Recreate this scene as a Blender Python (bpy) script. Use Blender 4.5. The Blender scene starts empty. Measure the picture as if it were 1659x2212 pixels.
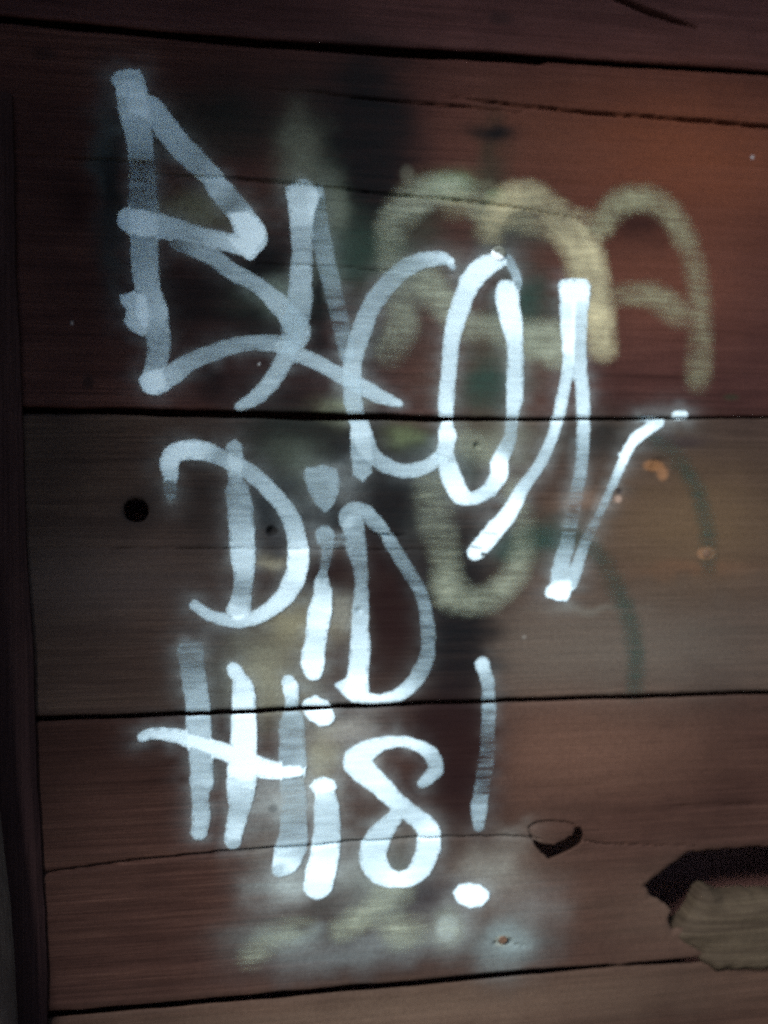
import bpy, math, random
import numpy as np
from mathutils import Matrix, Vector

random.seed(7)
RNG = np.random.default_rng(11)
sc = bpy.context.scene

# ------------------------------------------------------------------ camera
YAW, ROLL, DIST = math.radians(7.36), math.radians(0.29), 0.75
cam_d = bpy.data.cameras.new('camera')
cam = bpy.data.objects.new('camera', cam_d)
sc.collection.objects.link(cam)
right = Vector((math.cos(YAW), -math.sin(YAW), 0)); fwd = Vector((math.sin(YAW), math.cos(YAW), 0)); up = Vector((0, 0, 1))
cx = right * math.cos(ROLL) - up * math.sin(ROLL)
cy = right * math.sin(ROLL) + up * math.cos(ROLL)
cz = -fwd
cam.matrix_world = Matrix(((cx.x, cy.x, cz.x, -DIST * math.tan(YAW)), (cx.y, cy.y, cz.y, -DIST), (cx.z, cy.z, cz.z, 1.3), (0, 0, 0, 1)))
cam_d.sensor_fit = 'VERTICAL'; cam_d.sensor_height = 36.0; cam_d.lens = 36.0 * 1726.0 / 2212.0
cam_d.clip_start = 0.02; cam_d.clip_end = 500
cam_d.dof.use_dof = True; cam_d.dof.focus_distance = 0.66; cam_d.dof.aperture_fstop = 1.6
sc.camera = cam

END_X, EDGE_A, EDGE_B, BLOCKER_D = -0.75, 0.66, 0.40, 1.12      # added sun blocker: side panel, slope of its edge, depth of its top

# ------------------------------------------------------------------ daylight
SUN_AZ, SUN_EL = math.radians(38), math.radians(34)        # from the left of the wall's normal, above the horizon
to_sun = Vector((-math.sin(SUN_AZ) * math.cos(SUN_EL), -math.cos(SUN_AZ) * math.cos(SUN_EL), math.sin(SUN_EL)))
world = bpy.data.worlds.new('World'); sc.world = world; world.use_nodes = True
wn = world.node_tree.nodes; wn.clear()
wo = wn.new('ShaderNodeOutputWorld'); bg = wn.new('ShaderNodeBackground'); sky = wn.new('ShaderNodeTexSky')
sky.sky_type = 'NISHITA'; sky.sun_disc = False; sky.ozone_density = 5.0; sky.air_density = 1.4; sky.dust_density = 0.4; sky.sun_elevation = SUN_EL
sky.sun_rotation = math.atan2(to_sun.x, to_sun.y)
bg.inputs['Strength'].default_value = 0.068
world.node_tree.links.new(sky.outputs[0], bg.inputs[0]); world.node_tree.links.new(bg.outputs[0], wo.inputs[0])
sun_d = bpy.data.lights.new('sun', 'SUN'); sun_d.energy = 3.0; sun_d.angle = math.radians(14); sun_d.color = (0.95, 1.0, 0.99)
sun = bpy.data.objects.new('sun', sun_d); sc.collection.objects.link(sun)
sun.rotation_euler = to_sun.to_track_quat('Z', 'Y').to_euler(); sun.location = to_sun * 6
sc.view_settings.view_transform = 'Standard'; sc.view_settings.look = 'None'
sc.view_settings.gamma = 1.0; sc.view_settings.exposure = 1.15
sc.cycles.use_denoising = False
sc.cycles.use_adaptive_sampling = True; sc.cycles.adaptive_threshold = 0.06; sc.cycles.adaptive_min_samples = 16
sc.cycles.max_bounces = 5; sc.cycles.transparent_max_bounces = 24

# ------------------------------------------------------------------ traced layout of the wall, in millimetres (x along the wall, z up)
SEAMS = [
    [(-350.7, 1742.7, 4.95), (-222.9, 1738.7, 5.48), (-97.5, 1736.6, 6.03), (11.3, 1736.3, 7.02), (124.3, 1738.2, 7.61), (154.3, 1738.0, 7.64), (163.7, 1739.6, 4.05), (265.6, 1740.5, 3.66), (393.6, 1742.0, 2.8)],
    [(-352.4, 1392.8, 5.36), (-224.6, 1392.2, 5.9), (-133.2, 1390.6, 6.42), (0.7, 1389.4, 6.57), (45.2, 1388.5, 4.86), (122.4, 1388.8, 2.68), (215.9, 1390.2, 2.5), (302.6, 1392.0, 1.84), (391.7, 1393.8, 1.64)],
    [(-353.7, 1116.0, 2.88), (-266.5, 1115.6, 3.35), (-163.9, 1115.5, 3.83), (-0.7, 1117.3, 3.5), (121.0, 1117.4, 3.13), (262.3, 1116.6, 3.2), (390.2, 1115.4, 2.8)],
    [(-355.0, 849.6, 6.18), (-287.9, 849.7, 6.25), (-144.3, 850.2, 6.84), (-2.1, 851.1, 6.57), (142.7, 852.3, 6.28), (217.8, 852.8, 4.09), (231.2, 852.2, 1.37), (241.7, 852.7, 3.65), (309.5, 852.1, 5.99), (339.0, 852.6, 4.63), (388.8, 852.5, 3.74)],
]
CRACKS = [
    [(222.9, 1808.1, 4.09), (265.9, 1793.6, 4.81), (290.1, 1787.6, 4.14), (316.9, 1781.3, 1.73)],
    [(-119.0, 1695.1, 0.64), (-54.7, 1693.6, 1.3), (2.2, 1691.0, 1.97), (78.3, 1689.4, 2.0), (137.8, 1686.3, 0.67)],
    [(67.0, 1698.0, 0.66), (114.8, 1694.7, 2.01), (189.2, 1691.5, 2.37), (265.4, 1690.6, 2.4), (338.5, 1689.3, 2.78), (393.3, 1687.8, 2.8), (464.5, 1685.2, 2.84)],
    [(-327.8, 1621.5, 0.62), (-233.6, 1621.0, 1.58), (-205.0, 1619.9, 0.63)],
    [(-223.5, 1611.0, 0.63), (-182.3, 1609.6, 1.59), (-148.9, 1609.5, 1.28), (-119.4, 1608.8, 1.61), (-55.1, 1605.9, 1.63), (-2.7, 1602.2, 1.64), (77.8, 1598.8, 1.66), (114.3, 1596.0, 1.34), (169.9, 1589.0, 1.01), (195.7, 1585.1, 0.51)],
    [(-117.7, 1531.6, 0.64), (-81.4, 1531.2, 0.84), (-3.0, 1529.0, 0.85), (68.4, 1528.4, 0.5)],
    [(-307.7, 1269.2, 0.47), (-184.0, 1267.4, 0.83), (-65.5, 1265.7, 0.84), (0.0, 1264.1, 0.85), (76.1, 1262.3, 0.5)],
    [(-15.3, 1280.4, 0.66), (0.1, 1278.5, 2.3), (20.1, 1277.0, 0.49)],
    [(-330.9, 976.2, 2.17), (-267.1, 981.3, 2.51), (-214.3, 984.4, 2.53), (-152.0, 987.0, 2.56), (-92.7, 988.2, 2.26), (-1.4, 990.7, 1.64), (74.7, 989.0, 1.33), (124.9, 986.2, 1.68), (148.1, 983.1, 1.68)],
    [(187.8, 979.9, 1.02), (209.0, 975.0, 1.36), (232.7, 971.8, 1.02), (310.1, 966.4, 0.52)],
    [(285.9, 1006.4, 0.52), (339.8, 1005.4, 0.83), (399.7, 1003.3, 0.53)],
    [(105.1, 885.2, 1.67), (124.4, 881.5, 1.01), (138.2, 878.7, 0.34)],
    [(45.0, 1357.6, 0.66), (58.5, 1351.0, 0.66), (69.7, 1344.4, 0.33)],
]
HOLE = [(258.2, 928.5), (269.6, 938.5), (282.8, 946.6), (295.2, 954.8), (305.7, 959.1), (324.9, 960.2), (353.9, 960.8), (388.9, 960.5), (432.4, 960.3), (432.0, 890.5), (388.5, 894.4), (334.2, 896.4), (305.3, 884.0), (286.3, 885.3), (282.6, 893.7), (286.4, 903.3), (275.1, 913.0), (263.8, 920.0)]
CRES = [(146.4, 979.0), (151.7, 972.1), (159.2, 964.7), (166.8, 966.4), (175.2, 969.6), (183.7, 973.2), (190.6, 977.2), (192.3, 983.7), (189.9, 990.5), (186.8, 988.4), (183.7, 984.2), (175.3, 979.5), (163.8, 975.1), (153.2, 976.4)]
KNOT = [(141.2, 994.6), (142.0, 988.0), (147.2, 978.9), (153.2, 976.0), (163.8, 974.7), (175.3, 979.2), (183.7, 983.8), (187.6, 989.1), (183.8, 993.7), (175.4, 996.4), (160.2, 998.3), (147.3, 997.6)]
CHUNK = [(285.3, 878.2), (290.1, 883.3), (303.5, 891.3), (313.1, 901.5), (318.0, 916.4), (330.5, 920.1), (343.9, 912.0), (363.3, 911.6), (388.6, 910.8), (422.2, 910.4), (421.8, 840.8), (388.2, 838.8), (353.2, 840.2), (329.1, 842.5), (318.6, 849.7), (311.9, 856.5), (301.4, 863.6), (293.8, 870.4)]
DENTS = [
    (-227.0, 1302.4, 12.6, 7),
    (-104.9, 1282.5, 6.0, 5),
    (90.3, 1363.2, 4.0, 3),
    (-24.4, 1207.6, 3.5, 2),
    (234.6, 1318.9, 3.6, 2),
    (275.6, 1341.7, 11.9, 2.5),
    (119.8, 885.4, 4.0, 3),
]
NAILS = [(112.7, 1549.0), (323.9, 1256.8), (112.9, 887.7)]
POSTS = (-0.3222, -0.4841, 0.045)
SHADE_STRIP = [(-331.5, 1673.0), (-329.7, 1560.6), (-325.8, 1386.9), (-319.5, 1221.2), (-314.5, 1096.7), (-308.2, 930.3), (-304.7, 822.0)]
# soft old spray, mist, patches of redder or greyer wood, knots: x, z, radius x, radius z, colour, cover
STAINS = [
    (304.0, 1656.0, 138.2, 69.1, (0.14, 0.042, 0.02), 0.55),
    (274.2, 1535.2, 100.9, 59.6, (0.115, 0.04, 0.024), 0.45),
    (147.0, 1661.2, 67.4, 40.4, (0.1, 0.038, 0.024), 0.35),
    (214.7, 1165.4, 154.4, 49.9, (0.125, 0.105, 0.085), 0.4),
    (311.8, 1287.4, 92.3, 55.4, (0.12, 0.075, 0.04), 0.45),
    (230.1, 1374.4, 72.8, 18.2, (0.055, 0.045, 0.035), 0.4),
    (190.6, 1066.6, 117.6, 45.2, (0.12, 0.062, 0.042), 0.45),
    (309.7, 904.6, 101.4, 46.1, (0.11, 0.07, 0.05), 0.35),
    (28.9, 822.6, 220.1, 26.4, (0.13, 0.085, 0.06), 0.45),
    (97.2, 945.9, 71.3, 53.4, (0.115, 0.075, 0.055), 0.35),
    (-245.7, 1240.8, 109.2, 33.6, (0.06, 0.045, 0.042), 0.4),
    (99.8, 1435.8, 62.4, 49.0, (0.115, 0.07, 0.048), 0.4),
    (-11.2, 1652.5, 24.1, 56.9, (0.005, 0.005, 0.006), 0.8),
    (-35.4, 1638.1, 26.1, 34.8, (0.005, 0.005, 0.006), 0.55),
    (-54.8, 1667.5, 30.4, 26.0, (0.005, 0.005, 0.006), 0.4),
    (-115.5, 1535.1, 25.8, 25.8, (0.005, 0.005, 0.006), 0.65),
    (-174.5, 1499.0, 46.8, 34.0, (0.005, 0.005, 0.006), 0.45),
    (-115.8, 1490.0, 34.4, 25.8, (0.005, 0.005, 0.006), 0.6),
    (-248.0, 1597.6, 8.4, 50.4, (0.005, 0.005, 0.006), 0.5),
    (-252.7, 1626.7, 11.7, 50.3, (0.055, 0.072, 0.074), 0.55),
    (-244.2, 1530.6, 8.4, 25.2, (0.06, 0.075, 0.075), 0.4),
    (-190.4, 1647.0, 29.7, 25.4, (0.055, 0.05, 0.04), 0.5),
    (-140.3, 1662.6, 25.7, 21.4, (0.045, 0.045, 0.035), 0.5),
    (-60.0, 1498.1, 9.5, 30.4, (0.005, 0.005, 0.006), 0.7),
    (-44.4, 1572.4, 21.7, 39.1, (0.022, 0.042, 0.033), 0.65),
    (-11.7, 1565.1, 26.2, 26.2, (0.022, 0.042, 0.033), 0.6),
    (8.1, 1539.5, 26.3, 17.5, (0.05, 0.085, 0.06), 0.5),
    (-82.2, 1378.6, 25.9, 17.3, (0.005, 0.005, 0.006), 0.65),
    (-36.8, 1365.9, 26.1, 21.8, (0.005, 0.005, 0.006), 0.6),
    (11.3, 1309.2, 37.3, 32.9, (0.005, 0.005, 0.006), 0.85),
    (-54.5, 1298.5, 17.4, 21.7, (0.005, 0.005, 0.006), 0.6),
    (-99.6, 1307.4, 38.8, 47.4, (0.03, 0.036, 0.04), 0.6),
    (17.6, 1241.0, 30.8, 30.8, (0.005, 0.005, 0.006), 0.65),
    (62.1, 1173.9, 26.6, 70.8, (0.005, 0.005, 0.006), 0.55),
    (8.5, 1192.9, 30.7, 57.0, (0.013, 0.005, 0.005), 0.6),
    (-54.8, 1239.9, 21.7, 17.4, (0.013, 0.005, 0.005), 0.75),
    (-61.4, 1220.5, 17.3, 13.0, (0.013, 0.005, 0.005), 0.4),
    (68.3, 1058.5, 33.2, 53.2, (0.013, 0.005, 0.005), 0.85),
    (-151.3, 1136.8, 29.9, 25.6, (0.07, 0.08, 0.075), 0.4),
    (136.9, 1499.3, 26.9, 31.4, (0.022, 0.042, 0.033), 0.65),
    (104.3, 1427.0, 26.8, 31.2, (0.022, 0.042, 0.033), 0.5),
    (82.0, 1524.4, 13.3, 13.3, (0.022, 0.042, 0.033), 0.4),
    (158.9, 1274.9, 31.5, 18.0, (0.022, 0.042, 0.033), 0.65),
    (121.8, 1261.8, 20.1, 17.9, (0.022, 0.042, 0.033), 0.5),
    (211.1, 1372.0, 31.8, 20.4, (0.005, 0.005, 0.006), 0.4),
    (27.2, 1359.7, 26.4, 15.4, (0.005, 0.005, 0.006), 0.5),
    (54.0, 1351.0, 17.7, 17.7, (0.03, 0.05, 0.05), 0.5),
    (81.1, 1342.2, 17.8, 17.8, (0.05, 0.07, 0.065), 0.5),
    (105.2, 1596.5, 13.4, 40.1, (0.035, 0.04, 0.028), 0.5),
    (32.7, 1575.6, 26.4, 22.0, (0.035, 0.035, 0.025), 0.5),
    (132.7, 1579.8, 31.4, 22.4, (0.04, 0.06, 0.05), 0.55),
    (114.1, 1552.2, 17.9, 17.9, (0.05, 0.055, 0.05), 0.4),
    (255.2, 1584.9, 32.0, 22.9, (0.013, 0.005, 0.005), 0.45),
    (64.0, 1541.5, 17.7, 15.5, (0.1, 0.085, 0.065), 0.3),
    (-16.5, 1477.5, 17.5, 35.0, (0.04, 0.045, 0.04), 0.4),
    (10.1, 1500.1, 21.9, 39.5, (0.07, 0.068, 0.06), 0.4),
    (-134.3, 1174.8, 34.3, 21.4, (0.035, 0.035, 0.033), 0.3),
    (-35.6, 1163.4, 26.1, 26.1, (0.05, 0.03, 0.025), 0.3),
    (-155.8, 1068.7, 17.1, 17.1, (0.05, 0.045, 0.04), 0.4),
    (-92.5, 1018.4, 12.9, 12.9, (0.05, 0.055, 0.05), 0.6),
    (-49.4, 1029.1, 17.4, 26.1, (0.07, 0.05, 0.04), 0.4),
    (-1.6, 952.2, 30.7, 21.9, (0.055, 0.055, 0.045), 0.5),
    (-23.7, 914.4, 17.5, 17.5, (0.06, 0.045, 0.035), 0.4),
    (29.4, 937.0, 26.4, 17.6, (0.05, 0.042, 0.045), 0.5),
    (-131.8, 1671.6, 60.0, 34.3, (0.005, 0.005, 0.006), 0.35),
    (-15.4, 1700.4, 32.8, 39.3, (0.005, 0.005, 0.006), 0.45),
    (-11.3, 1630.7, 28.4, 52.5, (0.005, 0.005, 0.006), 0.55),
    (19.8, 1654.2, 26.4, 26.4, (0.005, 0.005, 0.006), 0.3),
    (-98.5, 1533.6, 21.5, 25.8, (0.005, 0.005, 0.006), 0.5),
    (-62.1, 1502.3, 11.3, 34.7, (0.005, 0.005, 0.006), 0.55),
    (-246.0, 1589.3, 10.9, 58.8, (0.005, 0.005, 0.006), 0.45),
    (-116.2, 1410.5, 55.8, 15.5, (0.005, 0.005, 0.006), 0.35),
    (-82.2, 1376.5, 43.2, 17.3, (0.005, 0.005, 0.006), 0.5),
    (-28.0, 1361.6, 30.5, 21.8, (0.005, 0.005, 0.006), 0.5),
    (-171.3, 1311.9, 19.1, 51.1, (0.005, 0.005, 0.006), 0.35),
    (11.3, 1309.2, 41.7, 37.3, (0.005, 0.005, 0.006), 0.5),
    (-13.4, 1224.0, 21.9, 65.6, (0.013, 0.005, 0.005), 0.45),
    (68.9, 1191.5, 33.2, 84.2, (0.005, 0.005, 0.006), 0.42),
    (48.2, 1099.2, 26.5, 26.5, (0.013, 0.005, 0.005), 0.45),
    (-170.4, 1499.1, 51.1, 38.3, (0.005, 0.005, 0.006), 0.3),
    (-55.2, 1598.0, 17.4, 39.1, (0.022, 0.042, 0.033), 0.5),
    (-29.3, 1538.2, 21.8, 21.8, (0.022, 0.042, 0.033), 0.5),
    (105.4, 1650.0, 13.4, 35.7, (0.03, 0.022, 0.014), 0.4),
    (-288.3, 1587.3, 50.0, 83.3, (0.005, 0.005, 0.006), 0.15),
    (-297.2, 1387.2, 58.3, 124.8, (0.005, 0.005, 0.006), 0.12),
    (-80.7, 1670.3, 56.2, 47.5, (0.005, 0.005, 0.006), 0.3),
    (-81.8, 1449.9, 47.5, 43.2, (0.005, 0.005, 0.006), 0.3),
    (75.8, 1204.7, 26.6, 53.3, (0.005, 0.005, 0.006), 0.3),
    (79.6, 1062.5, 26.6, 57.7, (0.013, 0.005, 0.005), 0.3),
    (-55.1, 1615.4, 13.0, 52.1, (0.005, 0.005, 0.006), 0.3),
    (-80.8, 1648.7, 17.3, 25.9, (0.075, 0.08, 0.062), 0.8),
    (-74.5, 1618.8, 19.5, 26.0, (0.1, 0.11, 0.085), 0.68),
    (-46.5, 1589.7, 13.0, 26.1, (0.15, 0.17, 0.13), 0.61),
    (-170.0, 1575.7, 34.0, 17.0, (0.12, 0.12, 0.08), 0.68),
    (-98.7, 1501.3, 25.8, 17.2, (0.12, 0.16, 0.12), 0.68),
    (-41.0, 1398.5, 16.5, 11.3, (0.2, 0.22, 0.14), 0.65),
    (-90.8, 1363.4, 30.2, 21.6, (0.06, 0.07, 0.055), 0.5),
    (-78.0, 1346.2, 17.3, 25.9, (0.09, 0.11, 0.085), 0.5),
    (22.8, 1370.7, 17.6, 11.0, (0.13, 0.16, 0.08), 0.6),
    (117.7, 1364.7, 26.8, 17.9, (0.17, 0.18, 0.13), 0.4),
    (62.1, 1612.3, 19.9, 9.7, (0.22, 0.34, 0.18), 0.55),
    (112.1, 1603.5, 13.4, 8.9, (0.2, 0.32, 0.17), 0.45),
    (24.0, 1621.5, 7.9, 9.7, (0.2, 0.2, 0.15), 0.4),
    (102.9, 1609.8, 11.1, 11.1, (0.16, 0.15, 0.1), 0.4),
    (-55.5, 1524.2, 13.0, 17.4, (0.16, 0.2, 0.16), 0.45),
    (32.4, 1513.9, 26.4, 22.0, (0.15, 0.17, 0.14), 0.35),
    (145.9, 1454.6, 22.4, 13.5, (0.25, 0.28, 0.2), 0.3),
    (-83.1, 1195.0, 25.9, 19.4, (0.32, 0.29, 0.18), 0.45),
    (-41.9, 1202.8, 17.4, 17.4, (0.26, 0.25, 0.2), 0.45),
    (-106.3, 1254.9, 20.7, 6.9, (0.3, 0.27, 0.19), 0.55),
    (-113.2, 1152.7, 30.1, 25.8, (0.28, 0.27, 0.19), 0.45),
    (-100.5, 1126.5, 25.8, 21.5, (0.28, 0.27, 0.19), 0.35),
    (-38.1, 1093.9, 26.1, 16.5, (0.3, 0.29, 0.26), 0.5),
    (-62.2, 1068.8, 13.0, 26.0, (0.32, 0.31, 0.22), 0.45),
    (-96.7, 1035.9, 32.3, 21.5, (0.34, 0.37, 0.36), 0.5),
    (-118.3, 989.7, 17.2, 21.5, (0.2, 0.2, 0.18), 0.3),
    (-14.2, 1062.3, 8.7, 21.9, (0.25, 0.24, 0.22), 0.4),
    (-92.9, 949.4, 30.2, 16.4, (0.27, 0.3, 0.29), 0.42),
    (-105.9, 907.3, 34.4, 12.9, (0.22, 0.26, 0.25), 0.36),
    (-58.8, 882.1, 52.1, 15.6, (0.2, 0.23, 0.23), 0.26),
    (-10.5, 926.5, 30.6, 19.7, (0.25, 0.29, 0.28), 0.3),
    (7.0, 890.3, 39.5, 14.9, (0.2, 0.23, 0.23), 0.3),
    (58.4, 904.1, 17.7, 19.9, (0.28, 0.32, 0.31), 0.5),
    (119.8, 881.9, 29.1, 22.4, (0.2, 0.25, 0.25), 0.36),
    (101.8, 954.5, 26.7, 22.3, (0.24, 0.24, 0.21), 0.4),
    (125.0, 988.9, 17.9, 8.9, (0.2, 0.2, 0.18), 0.25),
    (143.1, 920.5, 26.9, 18.0, (0.2, 0.2, 0.19), 0.3),
    (-30.4, 1333.3, 17.4, 17.4, (0.14, 0.16, 0.16), 0.4),
    (31.4, 1324.5, 22.0, 22.0, (0.15, 0.17, 0.17), 0.35),
    (44.7, 1302.4, 22.1, 26.5, (0.16, 0.17, 0.15), 0.35),
    (-41.0, 963.4, 34.8, 17.4, (0.3, 0.33, 0.31), 0.35),
    (3.1, 991.4, 43.8, 21.9, (0.22, 0.22, 0.19), 0.2),
    (-227.0, 1302.4, 14.3, 12.6, (0.006, 0.005, 0.005), 0.95),
    (-227.0, 1302.4, 25.3, 19.0, (0.02, 0.014, 0.013), 0.5),
    (-104.9, 1282.5, 6.0, 3.9, (0.01, 0.01, 0.01), 0.9),
    (90.3, 1363.2, 4.0, 2.7, (0.012, 0.012, 0.01), 0.9),
    (90.2, 1361.8, 7.1, 5.3, (0.05, 0.05, 0.03), 0.4),
    (-24.4, 1207.6, 3.9, 3.1, (0.02, 0.02, 0.02), 0.85),
    (-56.7, 1286.8, 2.2, 1.7, (0.02, 0.02, 0.02), 0.8),
    (-280.3, 1583.5, 16.7, 16.7, (0.013, 0.005, 0.005), 0.6),
    (115.3, 1775.6, 13.4, 8.0, (0.005, 0.005, 0.006), 0.4),
    (107.8, 1665.7, 20.1, 7.1, (0.005, 0.005, 0.006), 0.55),
    (-305.6, 1713.3, 12.5, 6.6, (0.005, 0.005, 0.006), 0.5),
    (-269.0, 1418.9, 5.9, 7.5, (0.005, 0.005, 0.006), 0.6),
    (-162.4, 1420.5, 12.8, 17.0, (0.005, 0.005, 0.006), 0.35),
    (269.3, 1344.5, 11.9, 6.4, (0.22, 0.1, 0.042), 0.8),
    (278.9, 1337.1, 6.4, 8.3, (0.2, 0.095, 0.045), 0.7),
    (323.9, 1257.2, 10.2, 6.9, (0.26, 0.13, 0.07), 0.7),
    (326.4, 1257.2, 3.2, 2.8, (0.04, 0.025, 0.02), 0.9),
    (232.2, 1311.6, 4.6, 4.1, (0.33, 0.22, 0.17), 0.8),
    (234.6, 1318.9, 3.6, 3.2, (0.03, 0.02, 0.02), 0.8),
    (196.6, 1310.8, 24.9, 6.3, (0.16, 0.085, 0.05), 0.4),
    (311.6, 1241.2, 55.4, 6.5, (0.12, 0.055, 0.03), 0.3),
    (351.9, 1413.4, 9.3, 3.7, (0.02, 0.02, 0.012), 0.7),
    (297.6, 1370.3, 27.6, 5.5, (0.03, 0.02, 0.02), 0.5),
    (376.1, 1655.6, 1.9, 2.3, (0.36, 0.36, 0.38), 0.7),
    (-282.8, 1472.0, 1.7, 2.1, (0.3, 0.27, 0.27), 0.7),
    (136.1, 1178.3, 2.7, 2.2, (0.2, 0.18, 0.16), 0.6),
    (-116.0, 1438.0, 1.3, 1.3, (0.5, 0.5, 0.5), 0.9),
    (-105.3, 1025.5, 5.2, 4.3, (0.03, 0.03, 0.03), 0.6),
    (112.9, 886.8, 8.9, 6.3, (0.2, 0.16, 0.09), 0.6),
    (119.8, 885.4, 3.6, 2.7, (0.02, 0.015, 0.01), 0.9),
    (198.4, 1202.1, 40.8, 4.5, (0.13, 0.12, 0.1), 0.4),
]
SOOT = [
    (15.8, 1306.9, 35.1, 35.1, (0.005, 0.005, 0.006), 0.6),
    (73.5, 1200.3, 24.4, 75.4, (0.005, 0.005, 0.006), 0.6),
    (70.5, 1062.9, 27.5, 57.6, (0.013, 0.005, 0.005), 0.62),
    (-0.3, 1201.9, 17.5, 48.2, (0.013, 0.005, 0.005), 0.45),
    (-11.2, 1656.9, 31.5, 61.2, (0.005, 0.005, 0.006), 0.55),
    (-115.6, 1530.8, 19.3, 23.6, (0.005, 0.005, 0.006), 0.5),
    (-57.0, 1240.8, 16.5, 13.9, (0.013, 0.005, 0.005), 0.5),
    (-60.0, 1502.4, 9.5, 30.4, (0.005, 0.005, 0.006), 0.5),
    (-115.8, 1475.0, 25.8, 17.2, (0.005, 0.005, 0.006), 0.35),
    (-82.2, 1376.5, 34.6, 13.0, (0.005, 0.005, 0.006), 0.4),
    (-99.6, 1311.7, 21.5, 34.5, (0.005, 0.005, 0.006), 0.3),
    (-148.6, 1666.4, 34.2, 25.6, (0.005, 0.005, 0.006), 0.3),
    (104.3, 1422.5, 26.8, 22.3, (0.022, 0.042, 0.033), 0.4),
    (134.5, 1499.2, 22.4, 24.6, (0.022, 0.042, 0.033), 0.45),
    (2.9, 951.9, 17.5, 13.2, (0.03, 0.03, 0.024), 0.45),
    (31.7, 936.9, 22.0, 13.2, (0.03, 0.026, 0.028), 0.5),
    (-58.5, 929.8, 17.4, 12.1, (0.035, 0.03, 0.026), 0.4),
    (-23.8, 910.0, 13.1, 10.5, (0.035, 0.028, 0.022), 0.4),
    (2.8, 946.7, 17.5, 10.5, (0.38, 0.42, 0.36), 0.4),
    (-92.9, 955.9, 18.1, 11.2, (0.34, 0.39, 0.38), 0.4),
    (58.4, 902.8, 11.5, 13.3, (0.4, 0.46, 0.46), 0.5),
    (-80.3, 901.1, 17.3, 8.6, (0.26, 0.31, 0.3), 0.3),
    (115.2, 884.4, 22.3, 16.1, (0.22, 0.28, 0.28), 0.3),
]
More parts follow.
